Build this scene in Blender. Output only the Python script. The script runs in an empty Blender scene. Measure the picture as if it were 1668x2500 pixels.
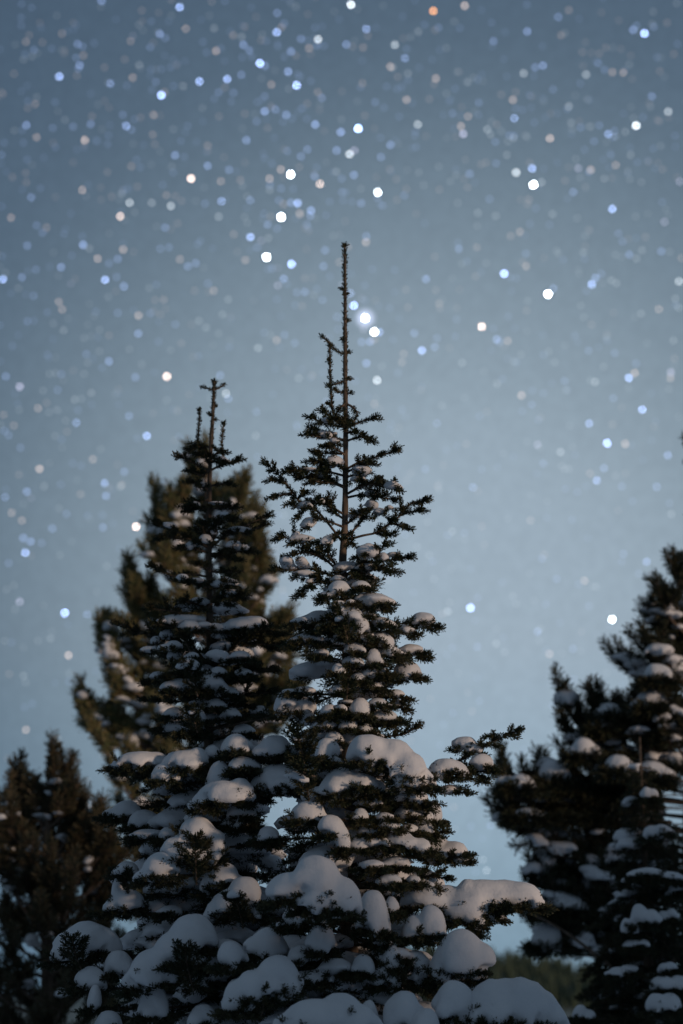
import bpy, math, random
import numpy as np
from mathutils import Vector

random.seed(11)
RNG = np.random.default_rng(7)
R = math.radians
SC = bpy.context.scene
COL = SC.collection

# ------------------------------------------------------------------ camera, sky, sun, exposure
KPX = 1 / 4170.0                    # tangent of one photo pixel (1668 px wide, 60 mm on 24 mm)
PITCH = R(16.0)
CAM_Z = 1.6
FOCUS = 6.85
cam_d = bpy.data.cameras.new('camera')
cam = bpy.data.objects.new('camera', cam_d)
COL.objects.link(cam)
cam.location = (0, 0, CAM_Z)
cam.rotation_euler = (R(90) + PITCH, 0, 0)
cam_d.sensor_fit = 'HORIZONTAL'
cam_d.sensor_width = 24.0
cam_d.lens = 60.0
cam_d.clip_start = 0.1
cam_d.clip_end = 3000.0
cam_d.dof.use_dof = True
cam_d.dof.focus_distance = FOCUS
cam_d.dof.aperture_fstop = 1.72
cam_d.dof.aperture_blades = 0
cam_d.dof.aperture_ratio = 1.0
SC.camera = cam

SUN_AZ, SUN_EL = R(53), R(4.5)        # azimuth measured from "behind the camera" towards the right
sun_dir = Vector((math.sin(SUN_AZ) * math.cos(SUN_EL), -math.cos(SUN_AZ) * math.cos(SUN_EL), math.sin(SUN_EL)))

def pix_dir(px, py):
    u = (px - 834) * KPX
    v = (1250 - py) * KPX
    d = np.array([u, math.cos(PITCH) - v * math.sin(PITCH), math.sin(PITCH) + v * math.cos(PITCH)])
    return d / np.linalg.norm(d)

GLOW = pix_dir(1120, 1560)
SKY_RAMP = [(0, 1.06), (5, 1.04), (9, .88), (14.8, .56), (20, .34), (28, .24), (60, .24), (180, .28)]
TINT = {0: (1, 1, 1), 5: (1, 1, 1), 9: (.98, 1, 1), 14.8: (.88, .98, 1.04), 20: (.80, .98, 1.18), 28: (.72, .97, 1.28), 60: (.88, .98, 1.10), 180: (.92, .98, 1.06)}
SKY_MID = np.array([.318, .404, .486])
def sky_color(d):
    ang = math.degrees(math.acos(max(-1, min(1, float(np.dot(d, GLOW))))))
    f = np.interp(ang, [a for a, _ in SKY_RAMP], [b for _, b in SKY_RAMP])
    t = [np.interp(ang, [a for a, _ in SKY_RAMP], [TINT[a][i] for a, _ in SKY_RAMP]) for i in range(3)]
    return SKY_MID * f * np.array(t)

world = bpy.data.worlds.new('World')
SC.world = world
world.use_nodes = True
nt = world.node_tree
nt.nodes.clear()
def wn(t, **kw):
    n = nt.nodes.new(t)
    for k, v in kw.items(): setattr(n, k, v)
    return n
tc = wn('ShaderNodeTexCoord')
dot = wn('ShaderNodeVectorMath', operation='DOT_PRODUCT'); dot.inputs[1].default_value = tuple(GLOW)
nrm = wn('ShaderNodeVectorMath', operation='NORMALIZE')
nt.links.new(tc.outputs['Generated'], nrm.inputs[0]); nt.links.new(nrm.outputs[0], dot.inputs[0])
ac = wn('ShaderNodeMath', operation='ARCCOSINE'); nt.links.new(dot.outputs['Value'], ac.inputs[0])
dv = wn('ShaderNodeMath', operation='DIVIDE'); nt.links.new(ac.outputs[0], dv.inputs[0]); dv.inputs[1].default_value = math.pi
ramp = wn('ShaderNodeValToRGB'); nt.links.new(dv.outputs[0], ramp.inputs[0])
cr = ramp.color_ramp; cr.interpolation = 'B_SPLINE'
while len(cr.elements) < len(SKY_RAMP): cr.elements.new(.5)
for e, (a, f) in zip(cr.elements, SKY_RAMP):
    t = TINT[a]
    e.position = a / 180.0
    e.color = tuple(float(SKY_MID[i] * f * t[i]) for i in range(3)) + (1,)
# near the horizon the sky turns a clearer blue
sep = wn('ShaderNodeSeparateXYZ'); nt.links.new(nrm.outputs[0], sep.inputs[0])
mr = wn('ShaderNodeMapRange'); nt.links.new(sep.outputs['Z'], mr.inputs['Value'])
mr.inputs['From Min'].default_value = 0.0; mr.inputs['From Max'].default_value = .20
mr.inputs['To Min'].default_value = 1.0; mr.inputs['To Max'].default_value = 0.0
mix = wn('ShaderNodeMix', data_type='RGBA', blend_type='MULTIPLY')
nt.links.new(mr.outputs[0], mix.inputs['Factor']); nt.links.new(ramp.outputs[0], mix.inputs[6])
mix.inputs[7].default_value = (.80, .95, 1.02, 1)
# unresolved star dust: a faint mottling over the whole sky
nz1 = wn('ShaderNodeTexNoise'); nz1.inputs['Scale'].default_value = 190; nz1.inputs['Detail'].default_value = 3
nt.links.new(nrm.outputs[0], nz1.inputs['Vector'])
mr2 = wn('ShaderNodeMapRange'); nt.links.new(nz1.outputs['Fac'], mr2.inputs['Value'])
mr2.inputs['From Min'].default_value = .3; mr2.inputs['From Max'].default_value = .7
mr2.inputs['To Min'].default_value = .955; mr2.inputs['To Max'].default_value = 1.045
mot = wn('ShaderNodeVectorMath', operation='SCALE')
nt.links.new(mix.outputs[2], mot.inputs[0]); nt.links.new(mr2.outputs[0], mot.inputs['Scale'])
bg = wn('ShaderNodeBackground'); bg.inputs['Strength'].default_value = 1.0
nt.links.new(mot.outputs[0], bg.inputs['Color'])
wo = wn('ShaderNodeOutputWorld'); nt.links.new(bg.outputs[0], wo.inputs['Surface'])

sun_l = bpy.data.lights.new('sun', 'SUN')
sun_l.energy = 1.3
sun_l.angle = R(4.0)
sun_l.color = (1.0, .72, .52)
sun_o = bpy.data.objects.new('sun', sun_l)
COL.objects.link(sun_o)
sun_o.rotation_euler = (-sun_dir).to_track_quat('-Z', 'Y').to_euler()

SC.view_settings.view_transform = 'Standard'
SC.view_settings.look = 'None'
SC.view_settings.exposure = 0
SC.view_settings.gamma = 1
SC.view_settings.use_curve_mapping = False
SC.render.engine = 'CYCLES'
SC.cycles.max_bounces = 4
SC.cycles.diffuse_bounces = 3
SC.cycles.use_denoising = True
SC.cycles.use_adaptive_sampling = False

# ------------------------------------------------------------------ helpers
def at(px, py, Y):
    u = (px - 834) * KPX
    v = (1250 - py) * KPX
    t = Y / (math.cos(PITCH) - v * math.sin(PITCH))
    return np.array([t * u, Y, CAM_Z + t * (math.sin(PITCH) + v * math.cos(PITCH))])

def mpp(Y): return Y * KPX * 1.02

def unit(a):
    a = np.asarray(a, float)
    return a / (np.linalg.norm(a, axis=-1, keepdims=True) + 1e-12)

def make_mesh(name, V, F, mat, smooth=False):
    V = np.asarray(V, np.float32).reshape(-1, 3); F = np.asarray(F, np.int32)
    me = bpy.data.meshes.new(name)
    k = F.shape[1]
    me.vertices.add(len(V)); me.vertices.foreach_set('co', V.ravel())
    me.loops.add(F.size); me.loops.foreach_set('vertex_index', F.ravel())
    me.polygons.add(len(F)); me.polygons.foreach_set('loop_start', np.arange(0, F.size, k, dtype=np.int32))
    if smooth: me.polygons.foreach_set('use_smooth', np.ones(len(F), bool))
    me.update(calc_edges=True); me.validate()
    me.materials.append(mat)
    return me

def link(name, me, parent=None):
    o = bpy.data.objects.new(name, me)
    COL.objects.link(o)
    if parent is not None: o.parent = parent
    return o

def tag(o, label=None, category=None, group=None, kind=None):
    if label: o['label'] = label
    if category: o['category'] = category
    if group: o['group'] = group
    if kind: o['kind'] = kind
    return o

def material(name, build):
    m = bpy.data.materials.new(name); m.use_nodes = True
    t = m.node_tree; b = t.nodes['Principled BSDF']
    build(t, b)
    return m

def noise_mix(t, scale, c0, c1, lo=.35, hi=.65, detail=3, stretch=None):
    co = t.nodes.new('ShaderNodeTexCoord'); n = t.nodes.new('ShaderNodeTexNoise')
    n.inputs['Scale'].default_value = scale; n.inputs['Detail'].default_value = detail
    if stretch:
        mp = t.nodes.new('ShaderNodeMapping'); mp.inputs['Scale'].default_value = stretch
        t.links.new(co.outputs['Object'], mp.inputs[0]); t.links.new(mp.outputs[0], n.inputs['Vector'])
    else:
        t.links.new(co.outputs['Object'], n.inputs['Vector'])
    r = t.nodes.new('ShaderNodeValToRGB')
    r.color_ramp.elements[0].position = lo; r.color_ramp.elements[0].color = c0 + (1,)
    r.color_ramp.elements[1].position = hi; r.color_ramp.elements[1].color = c1 + (1,)
    t.links.new(n.outputs['Fac'], r.inputs[0])
    return r.outputs[0], n

def b_needles(c0, c1):
    def f(t, b):
        o, n = noise_mix(t, 22, c0, c1, .38, .66)
        t.links.new(o, b.inputs['Base Color']); b.inputs['Roughness'].default_value = .55
        b.inputs['Specular IOR Level'].default_value = .25
    return f
def b_bark(t, b):
    o, n = noise_mix(t, 40, (.075, .055, .04), (.21, .155, .115), .3, .75, 5, (1, 1, .28))
    t.links.new(o, b.inputs['Base Color']); b.inputs['Roughness'].default_value = .9
    bp = t.nodes.new('ShaderNodeBump'); bp.inputs['Strength'].default_value = .7; bp.inputs['Distance'].default_value = .006
    t.links.new(n.outputs['Fac'], bp.inputs['Height']); t.links.new(bp.outputs[0], b.inputs['Normal'])
def b_snow(t, b):
    o, n = noise_mix(t, 9, (.78, .80, .84), (.86, .87, .90))
    t.links.new(o, b.inputs['Base Color']); b.inputs['Roughness'].default_value = .7
    b.inputs['Specular IOR Level'].default_value = .2
    n2 = t.nodes.new('ShaderNodeTexNoise'); n2.inputs['Scale'].default_value = 55; n2.inputs['Detail'].default_value = 8; n2.inputs['Roughness'].default_value = .7
    co = t.nodes.new('ShaderNodeTexCoord'); t.links.new(co.outputs['Object'], n2.inputs['Vector'])
    bp = t.nodes.new('ShaderNodeBump'); bp.inputs['Strength'].default_value = .55; bp.inputs['Distance'].default_value = .007
    t.links.new(n2.outputs['Fac'], bp.inputs['Height']); t.links.new(bp.outputs[0], b.inputs['Normal'])

M_FIR = material('fir_needles', b_needles((.026, .040, .020), (.080, .070, .034)))
M_FIR2 = material('fir_needles_dark', b_needles((.025, .038, .021), (.070, .064, .033)))
M_PINE_LIT = material('pine_needles_lit', b_needles((.115, .135, .058), (.27, .21, .105)))  # needle colour brightened to carry the warm light on the pine behind
M_PINE2 = material('pine_needles_dark', b_needles((.028, .038, .022), (.060, .055, .030)))
M_PINE_SHADED = material('pine_needles_brown_shaded', b_needles((.055, .060, .034), (.125, .095, .058)))  # needles of the corner pine darkened, its shade put into the colour
M_BARK = material('bark', b_bark)
M_SNOW = material('snow', b_snow)

def catmull(P, step):
    P = np.asarray(P, float)
    if len(P) == 2:
        n = max(2, int(np.linalg.norm(P[1] - P[0]) / step) + 1)
        return P[0] + (P[1] - P[0]) * np.linspace(0, 1, n)[:, None]
    Q = np.vstack([2 * P[0] - P[1], P, 2 * P[-1] - P[-2]])
    out = []
    for i in range(1, len(Q) - 2):
        n = max(2, int(np.linalg.norm(Q[i + 1] - Q[i]) / step) + 1)
        t = np.linspace(0, 1, n, endpoint=False)[:, None]
        a, b, c, d = Q[i - 1], Q[i], Q[i + 1], Q[i + 2]
        out.append(.5 * ((2 * b) + (c - a) * t + (2 * a - 5 * b + 4 * c - d) * t ** 2 + (3 * b - a - 3 * c + d) * t ** 3))
    out.append(P[-1][None])
    return np.vstack(out)

def tube(P, rad, sides=6):
    P = np.asarray(P, float); n = len(P); rad = np.broadcast_to(rad, n)
    T = unit(np.gradient(P, axis=0))
    ref = np.where(np.abs(T[:, 2:3]) > .9, np.array([[0, 1., 0]]), np.array([[0, 0, 1.]]))
    U = unit(np.cross(T, ref)); W = np.cross(T, U)
    a = np.linspace(0, 2 * math.pi, sides, endpoint=False)
    V = P[:, None] + rad[:, None, None] * (np.cos(a)[None, :, None] * U[:, None] + np.sin(a)[None, :, None] * W[:, None])
    i = np.arange(n - 1)[:, None] * sides; j = np.arange(sides)[None]; j2 = (j + 1) % sides
    F = np.stack([i + j, i + j2, i + sides + j2, i + sides + j], -1).reshape(-1, 4)
    return V.reshape(-1, 3), F

def join(parts):
    V, F, o = [], [], 0
    for v, f in parts:
        V.append(v); F.append(f + o); o += len(v)
    return np.vstack(V), np.vstack(F)

def brush(S, L, dens, width, ang=54, up=.22, core=.0022, spread=10):
    """S: (n,2,3) shoots -> needle triangles and a thin three-sided core for each."""
    S = np.asarray(S, float)
    A = S[:, 1] - S[:, 0]; ln = np.linalg.norm(A, axis=1); A = A / ln[:, None]
    cnt = np.maximum(6, (ln * dens).astype(int))
    idx = np.repeat(np.arange(len(S)), cnt); m = len(idx)
    t = RNG.random(m)
    a = A[idx]
    ref = np.where(np.abs(a[:, 2:3]) > .9, np.array([[0, 1., 0]]), np.array([[0, 0, 1.]]))
    u = unit(np.cross(a, ref)); w = np.cross(a, u)
    ph = RNG.random(m) * 2 * math.pi
    al = np.radians(ang + RNG.normal(0, spread, m)) * np.where(t > .9, .5, 1)
    d = a * np.cos(al)[:, None] + (u * np.cos(ph)[:, None] + w * np.sin(ph)[:, None]) * np.sin(al)[:, None]
    d[:, 2] += up
    d = unit(d)
    p = S[idx, 0] + A[idx] * (ln[idx] * t)[:, None]
    ll = L * (.7 + .5 * RNG.random(m))
    s = unit(np.cross(d, RNG.normal(size=(m, 3)))) * (width * .5)
    e = p + d * ll[:, None]
    bl = (RNG.random(m) < .6)[:, None]                 # blunt needles are widest near their end
    V = np.stack([np.where(bl, e - s, p - s), np.where(bl, e + s, p + s), np.where(bl, p, e)], 1).reshape(-1, 3)
    F = np.arange(3 * m).reshape(-1, 3)
    # cores
    ref = np.where(np.abs(A[:, 2:3]) > .9, np.array([[0, 1., 0]]), np.array([[0, 0, 1.]]))
    u = unit(np.cross(A, ref)); w = np.cross(A, u)
    ring = []
    for k in range(3):
        q = 2 * math.pi * k / 3
        off = (u * math.cos(q) + w * math.sin(q)) * core
        ring += [S[:, 0] + off, S[:, 1] + off * .6]
    CV = np.stack(ring, 1).reshape(-1, 3)
    b = (np.arange(len(S)) * 6)[:, None]
    cf = []
    for k in range(3):
        k2 = (k + 1) % 3
        cf += [b + [[2 * k, 2 * k2, 2 * k2 + 1]], b + [[2 * k, 2 * k2 + 1, 2 * k + 1]]]
    CF = np.vstack(cf) + len(V)
    return np.vstack([V, CV]), np.vstack([F, CF])

def surface_nets(f, org, h):
    nx, ny, nz = f.shape
    ins = f < 0
    c = [ins[i:nx - 1 + i, j:ny - 1 + j, k:nz - 1 + k] for i in (0, 1) for j in (0, 1) for k in (0, 1)]
    s = sum(x.astype(int) for x in c)
    act = (s > 0) & (s < 8)
    ids = -np.ones(act.shape, int); ids[act] = np.arange(act.sum())
    I = np.argwhere(act)
    acc = np.zeros((len(I), 3)); n = np.zeros(len(I))
    corner = [(i, j, k) for i in (0, 1) for j in (0, 1) for k in (0, 1)]
    for a in range(8):
        for b in range(a + 1, 8):
            da = np.array(corner[a]); db = np.array(corner[b])
            if np.abs(da - db).sum() != 1: continue
            fa = f[tuple((I + da).T)]; fb = f[tuple((I + db).T)]
            m = (fa < 0) != (fb < 0)
            t = np.where(m, fa / np.where(m, fa - fb, 1), 0)
            acc += np.where(m[:, None], da + (db - da) * t[:, None], 0); n += m
    V = org + (I + acc / n[:, None]) * h
    F = []
    for ax in range(3):
        b, c2 = (ax + 1) % 3, (ax + 2) % 3
        sl0 = [slice(1, None)] * 3; sl1 = [slice(1, None)] * 3
        sl0[ax] = slice(0, -1)
        lo = ins[tuple(slice(0, -1) if q == ax else slice(1, -1) for q in range(3))]
        hi = ins[tuple(slice(1, None) if q == ax else slice(1, -1) for q in range(3))]
        E = np.argwhere(lo != hi)
        if not len(E): continue
        off = np.ones(3, int); off[ax] = 0
        E = E + off
        fl = ins[tuple(E.T)]
        eb = np.zeros(3, int); eb[b] = 1; ec = np.zeros(3, int); ec[c2] = 1
        q = np.stack([ids[tuple((E - eb - ec).T)], ids[tuple((E - ec).T)], ids[tuple(E.T)], ids[tuple((E - eb).T)]], 1)
        q[~fl] = q[~fl][:, ::-1]
        F.append(q)
    return V, np.vstack(F)

def snow_mesh(lobes, seed=0, hmin=.0125, maxc=30, amp=.16):
    """lobes: [(centre, (rx, ry, rz))]: pillow of snow, flatter below, domed above."""
    C = np.array([c for c, r in lobes]); Rr = np.array([r for c, r in lobes])
    lo = (C - Rr * 1.25).min(0); hi = (C + Rr * 1.25).max(0)
    h = max(hmin, float((hi - lo).max()) / maxc)
    lo -= 2 * h; hi += 2 * h
    n = np.ceil((hi - lo) / h).astype(int) + 1
    G = [lo[i] + np.arange(n[i]) * h for i in range(3)]
    X, Y, Z = np.meshgrid(*G, indexing='ij')
    rg = np.random.default_rng(seed + 100)
    f = None
    kk = .30 * float(np.median(Rr.min(1)))
    kx = rg.normal(size=(3, 2)); kx = kx / np.linalg.norm(kx, axis=1, keepdims=True) * 2 * math.pi / np.array([[.085], [.05], [.13]])
    ph = rg.random(3) * 6.28
    rag = sum(w * np.sin(kx[q, 0] * X + kx[q, 1] * Y + ph[q]) for q, w in enumerate((.42, .26, .32)))
    for c, r in zip(C, Rr):
        dz = Z - c[2]
        lowr = r[2] * (.70 + .55 * rag)
        lowr = np.maximum(lowr, .18 * r[2])
        rho2 = ((X - c[0]) / r[0]) ** 2 + ((Y - c[1]) / r[1]) ** 2
        up = np.abs(dz / r[2])
        rho2 = rho2 * (1 + .20 * np.clip(dz / r[2], -.7, .75)) ** 2      # narrower crown, wider foot
        q = np.where(dz > 0, (rho2 ** 1.12 + up ** 2.24) ** (1 / 2.24), (np.maximum(rho2, 0) ** 1.6 + np.abs(dz / lowr) ** 3.2) ** (1 / 3.2))
        d = (q - 1) * r.min()
        if f is None: f = d
        else:
            hh = np.clip(.5 + .5 * (f - d) / kk, 0, 1)
            f = f * (1 - hh) + d * hh - kk * hh * (1 - hh)
    a = amp * float(np.median(Rr.min(1)))
    nz = 0
    for wl, am in ((.19, 1.0), (.10, .55), (.055, .34), (.032, .20)):
        k = rg.normal(size=3) ; k = k / np.linalg.norm(k) * 2 * math.pi / wl
        k2 = rg.normal(size=3); k2 = k2 / np.linalg.norm(k2) * 2 * math.pi / wl
        nz = nz + am * np.sin(k[0] * X + k[1] * Y + k[2] * .5 * Z + rg.random() * 6) * np.sin(k2[0] * X + k2[1] * Y + k2[2] * .5 * Z + rg.random() * 6)
    f = f + a * nz
    if int((f < 0).sum()) < 8: return None
    return surface_nets(f, lo, h)

def pieces(snow):
    """split lists of lobes into pillows that hang together"""
    out = []
    for lobes in snow:
        left = list(range(len(lobes)))
        comps = []
        while left:
            comp = [left.pop(0)]; q = 0
            while q < len(comp):
                c, r = lobes[comp[q]]; q += 1
                for k in left[:]:
                    c2, r2 = lobes[k]
                    d = np.asarray(c2) - np.asarray(c)
                    if float(np.sqrt(((d / (np.asarray(r) + np.asarray(r2))) ** 2).sum())) < .70:
                        comp.append(k); left.remove(k)
            comps.append([lobes[k] for k in comp])
        comps.sort(key=lambda c: -len(c))
        out += [c for i, c in enumerate(comps) if i == 0 or len(c) > 3]
    return out

# ------------------------------------------------------------------ tree builders
class Tree:
    def __init__(self, name, label, category, trunk_px, Y, prof, needles, L=.0185, dens=1350, nw=.0045, ang=54, up=.22, group=None, lean=0):
        self.Y = Y; self.L = L; self.dens = dens; self.nw = nw; self.mat = needles; self.ang = ang; self.up = up
        self.tp = trunk_px                                   # [(px, py, radius in px)] from tip down
        pts = [at(x, y, Y) for x, y, r in trunk_px]
        rad = [r * mpp(Y) for x, y, r in trunk_px]
        base = pts[-1].copy(); base[2] = 0
        pts.append(base + [0, 0, -.15]); rad.append(rad[-1] * 1.25)
        self.root = bpy.data.objects.new(name, None)
        COL.objects.link(self.root)
        self.root.location = base
        self.base = base
        tag(self.root, label, category, group)
        P = catmull(pts, .05)
        z = np.array([p[2] for p in pts]); rr = np.interp(P[:, 2], z[::-1], np.array(rad)[::-1])
        rr = rr * (1 + .10 * np.sin(P[:, 2] * 23) * np.sin(P[:, 2] * 61 + 1))
        self.tz = P[::-1, 2]; self.tx = P[::-1, 0]
        v, f = tube(P - base, rr, 10)
        link('trunk', make_mesh('trunk', v, f, M_BARK, True), self.root)
        self.prof = prof
        self.nb = 0

    def trunk_at(self, z):
        return np.array([np.interp(z, self.tz, self.tx), self.Y, z])

    def hw(self, z):                                         # silhouette half width in metres at height z
        return np.interp(z, self.pz, self.pw)

    def set_prof(self, prof):
        zz = [at(834, y, self.Y)[2] for y, w in prof]; ww = [w * mpp(self.Y) for y, w in prof]
        self.pz, self.pw = np.array(zz[::-1]), np.array(ww[::-1])

    def finish(self, wood, shoots, snow=(), L=None, dens=None, hmin=.0115):
        """one branch part, with its needles and its snow clumps below it"""
        b = self.base
        v, f = join([(w[0] - b, w[1]) for w in wood])
        br = link('branch', make_mesh('branch', v, f, M_BARK, True), self.root)
        if len(shoots):
            v, f = brush(np.array(shoots) - b, L or self.L, dens or self.dens, self.nw, self.ang, self.up)
            nd = link('needles', make_mesh('needles', v, f, self.mat), br)
            nd['kind'] = 'stuff'
        for lobes in pieces(snow):
            self.nb += 1
            got = snow_mesh([(np.asarray(c) - b, np.asarray(r)) for c, r in lobes], self.nb, hmin)
            if got is None: continue
            v, f = got
            link('snow_clump', make_mesh('snow_clump', v, f, M_SNOW, True), br)
        return br

    def bough_geo(self, pts, width, start=.2, thick=.006, sp=.044, sub=True, needled_axis=True, droop=.0, upt=.0):
        ax = catmull(pts, .03)
        seg = np.linalg.norm(np.diff(ax, axis=0), axis=1); S = np.concatenate([[0], np.cumsum(seg)]); ln = S[-1]
        rad = thick + (.0028 - thick) * (S / ln)
        wood = [tube(ax, rad, 5)]
        shoots = []
        self.lats = []
        pos = lambda s: np.array([np.interp(s, S, ax[:, i]) for i in range(3)])
        if needled_axis:
            s = start * ln
            while s < ln - .01:
                e = min(ln, s + .05); shoots.append((pos(s), pos(e))); s = e
        T_end = unit(ax[-1] - ax[-2])
        s = start * ln + RNG.random() * sp
        Zu = np.array([0, 0, 1.])
        while s < ln - .015:
            p = pos(s); T = unit(pos(min(ln, s + .03)) - pos(max(0, s - .03)))
            S0 = np.cross(T, Zu)
            if np.linalg.norm(S0) < .35: S0 = np.cross(T, np.array([0, 1., 0]))
            S0 = unit(S0)
            N = unit(np.cross(S0, T))
            for sd in (-1, 1):
                if RNG.random() < .10: continue
                rem = ln - s
                l = min(width, .045 + .55 * rem) * RNG.uniform(.7, 1.12) * min(1, .45 + (s / ln - start) * 2.5)
                if l < .03: continue
                a = R(RNG.uniform(46, 66))
                d = unit(T * math.cos(a) + S0 * sd * math.sin(a) + N * RNG.uniform(-.36, .36) + Zu * (upt - droop * l))
                q = p + d * l
                shoots.append((p + d * .006, q))
                if l > .05: self.lats.append((p, d, l))
                if sub and l > .10:
                    for fr in (.5,) if l < .14 else (.4, .68):
                        for s2 in (-1, 1):
                            if RNG.random() < .2: continue
                            D = unit(np.cross(d, N)) * s2
                            l2 = l * (1 - fr) * RNG.uniform(.6, .95) + .012
                            dd = unit(d * math.cos(R(50)) + D * math.sin(R(50)) + N * RNG.uniform(-.2, .2))
                            shoots.append((p + d * l * fr, p + d * l * fr + dd * l2))
            s += sp * RNG.uniform(.8, 1.2)
        # forked end
        for sd in (-1, 1):
            S0 = unit(np.cross(T_end, Zu) + 1e-6)
            shoots.append((ax[-1] - T_end * .02, ax[-1] - T_end * .02 + unit(T_end + S0 * sd * .7) * .045))
        return wood, shoots, ax

    def drape(self, prob, size=1.0):
        """thin snow lying along the side shoots of the bough built last"""
        out = []
        for p, d, l in self.lats:
            if RNG.random() > prob: continue
            for fr in ((.4,) if l < .08 else (.3, .62)):
                r = size * RNG.uniform(.020, .034)
                out.append((p + d * l * fr + [0, 0, r * .28], np.array([r * (.7 + abs(d[0])), r * (.7 + abs(d[1])), r * RNG.uniform(.5, .8)])))
        return out

    def fringe(self, lobes, drop=.0, dens=.034, reach=.032):
        """needled shoots that stick out from under the rim of a snow pillow"""
        out = []
        for c, r in lobes:
            per = 2 * math.pi * (r[0] + r[1]) / 2
            n = max(5, int(per / dens))
            for k in range(n):
                a = 2 * math.pi * (k + RNG.random() * .7) / n
                if math.sin(a) > .5 and RNG.random() < .6: continue
                e = np.array([math.cos(a) * r[0], math.sin(a) * r[1], 0])
                ed = unit(e)
                z0 = c[2] - r[2] * .60 - drop
                p0 = np.array([c[0], c[1], z0 - .008]) + e * RNG.uniform(.45, .7)
                tw = RNG.normal(0, .35)
                d2 = np.array([ed[0] * math.cos(tw) - ed[1] * math.sin(tw), ed[0] * math.sin(tw) + ed[1] * math.cos(tw), RNG.uniform(-.7, .02)])
                p1 = np.array([c[0], c[1], z0]) + e * RNG.uniform(.86, 1.0) + unit(d2) * reach * RNG.uniform(.3, 1.25) + [0, 0, -.008]
                out.append((p0, p1))
        return out

    def clump(self, lobes_px, d=None, under=True, back=.10, dmul=1.0, thickness=2, reach=.03):
        """a traced snow clump and the bough that carries it.  lobes_px: [(x, y, rx, ry)]"""
        cx = sum(l[0] * l[2] * l[3] for l in lobes_px) / sum(l[2] * l[3] for l in lobes_px)
        cyb = max(l[1] + l[3] for l in lobes_px)
        z = at(cx, cyb, self.Y)[2]
        tr = self.trunk_at(z)
        lat = at(cx, cyb, self.Y)[0] - tr[0]
        if d is None:
            w = self.hw(z) * .86
            d = math.sqrt(max(0.0, w * w - lat * lat)) * .9 * dmul
            d = min(d, .62)
        Yc = self.Y - d
        lobes = []
        for k, (x, y, rx, ry) in enumerate(lobes_px):
            m = mpp(Yc)
            rr = np.array([rx * m * 1.10, min(max(rx, ry * .9) * m * .95, .19), ry * m * 1.12])
            rr[1] = max(rr[1], .028)
            c = at(x, y, Yc)
            # traced extents: flat side below
            c[2] -= rr[2] * .14; rr[2] *= 1.14
            c[1] += RNG.uniform(-.25, .25) * rr[1]
            lobes.append((c, rr))
        for c, r in list(lobes):
            for q in range(2 if r[0] < .06 else 3):
                a = RNG.uniform(0, 2 * math.pi)
                f = RNG.uniform(.38, .6)
                lobes.append((c + np.array([math.cos(a) * r[0] * .72, math.sin(a) * r[1] * .72, -r[2] * RNG.uniform(.05, .45)]), np.array([r[0] * f * 1.15, r[1] * f * 1.15, r[2] * f])))
        main = lobes[:len(lobes_px)]
        shoots, wood = [], []
        order = sorted(main, key=lambda q: np.hypot(q[0][0] - tr[0], q[0][1] - self.Y))
        first, last = order[0], order[-1]
        path = []
        zin = min(first[0][2] - first[1][2] * .6, last[0][2] + .12)
        t0 = self.trunk_at(zin - .02 + back * .3)
        path.append(t0)
        for c, r in (order if len(order) < 3 else [first, last]):
            path.append(np.array([c[0], c[1], c[2] - r[2] * .72]))
        c, r = last
        outv = np.array([c[0] - tr[0], c[1] - self.Y, 0]); outv = unit(outv)
        path.append(path[-1] + outv * (abs(outv[0]) * r[0] + abs(outv[1]) * r[1] + .015) + [0, 0, -.012])
        wdt = float(np.clip(np.mean([q[1][0] for q in main]) * 1.0, .06, .17))
        w, s, ax = self.bough_geo(path, wdt, start=.4, sp=.046, droop=.9)
        wood += w; shoots += s
        lobes += self.drape(.4, .8)
        if under:
            for k in range(thickness):
                lb = [(c, r * (1 - .13 * k)) for c, r in main]
                shoots += self.fringe(lb, drop=.016 * k, reach=reach)
        # a few shoots poke up through the rim
        for c, r in main:
            if RNG.random() < .25:
                a = RNG.uniform(math.pi, 2 * math.pi)
                p = c + np.array([math.cos(a) * r[0] * .85, math.sin(a) * r[1] * .85, -r[2] * .4])
                q = p + unit([math.cos(a), math.sin(a), RNG.uniform(.1, .8)]) * RNG.uniform(.04, .065)
                shoots.append((p, q))
        self.finish(wood, shoots, [lobes])

    def traced(self, pts_px, d1=0.0, width=.08, snow=(), start=.25, sp=.062, d0=0.0, thick=.006, sub=True, upt=.2, axis=True, L=None, dab=.5):
        """a traced bough: photo points from the trunk outwards, depth running from d0 to d1 (towards the camera)"""
        n = len(pts_px)
        P = [at(x, y, self.Y - (d0 + (d1 - d0) * k / (n - 1))) for k, (x, y) in enumerate(pts_px)]
        w, s, ax = self.bough_geo(P, width, start=start, sp=sp, thick=thick, sub=sub, upt=upt, needled_axis=axis)
        sn = []
        if RNG.random() < dab and len(self.lats) > 1:
            k = int(RNG.integers(len(ax) // 3, len(ax)))
            q = [(ax[min(len(ax) - 1, k + i)] + [0, 0, .012], np.array([.028, .022, .016]) * RNG.uniform(.7, 1.3)) for i in (0, 1)]
            sn.append(q + self.drape(.3, .8))
        for lobes_px in snow:
            lb = []
            for (x, y, rx, ry) in lobes_px:
                # depth of the nearest traced point
                k = int(np.argmin([abs(px - x) + abs(py - y) for px, py in pts_px]))
                Yc = self.Y - (d0 + (d1 - d0) * k / (n - 1)) - .025
                m = mpp(Yc)
                rr = np.array([rx * m * 1.12, max(.026, min(rx, ry * 1.5) * m * .95), ry * m * 1.12])
                lb.append((at(x, y, Yc), rr))
            sn.append(lb)
            s += self.fringe(lb, reach=.02)
        self.finish(w, s, sn, L=L or self.L, dens=self.dens * 1.45)

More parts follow.
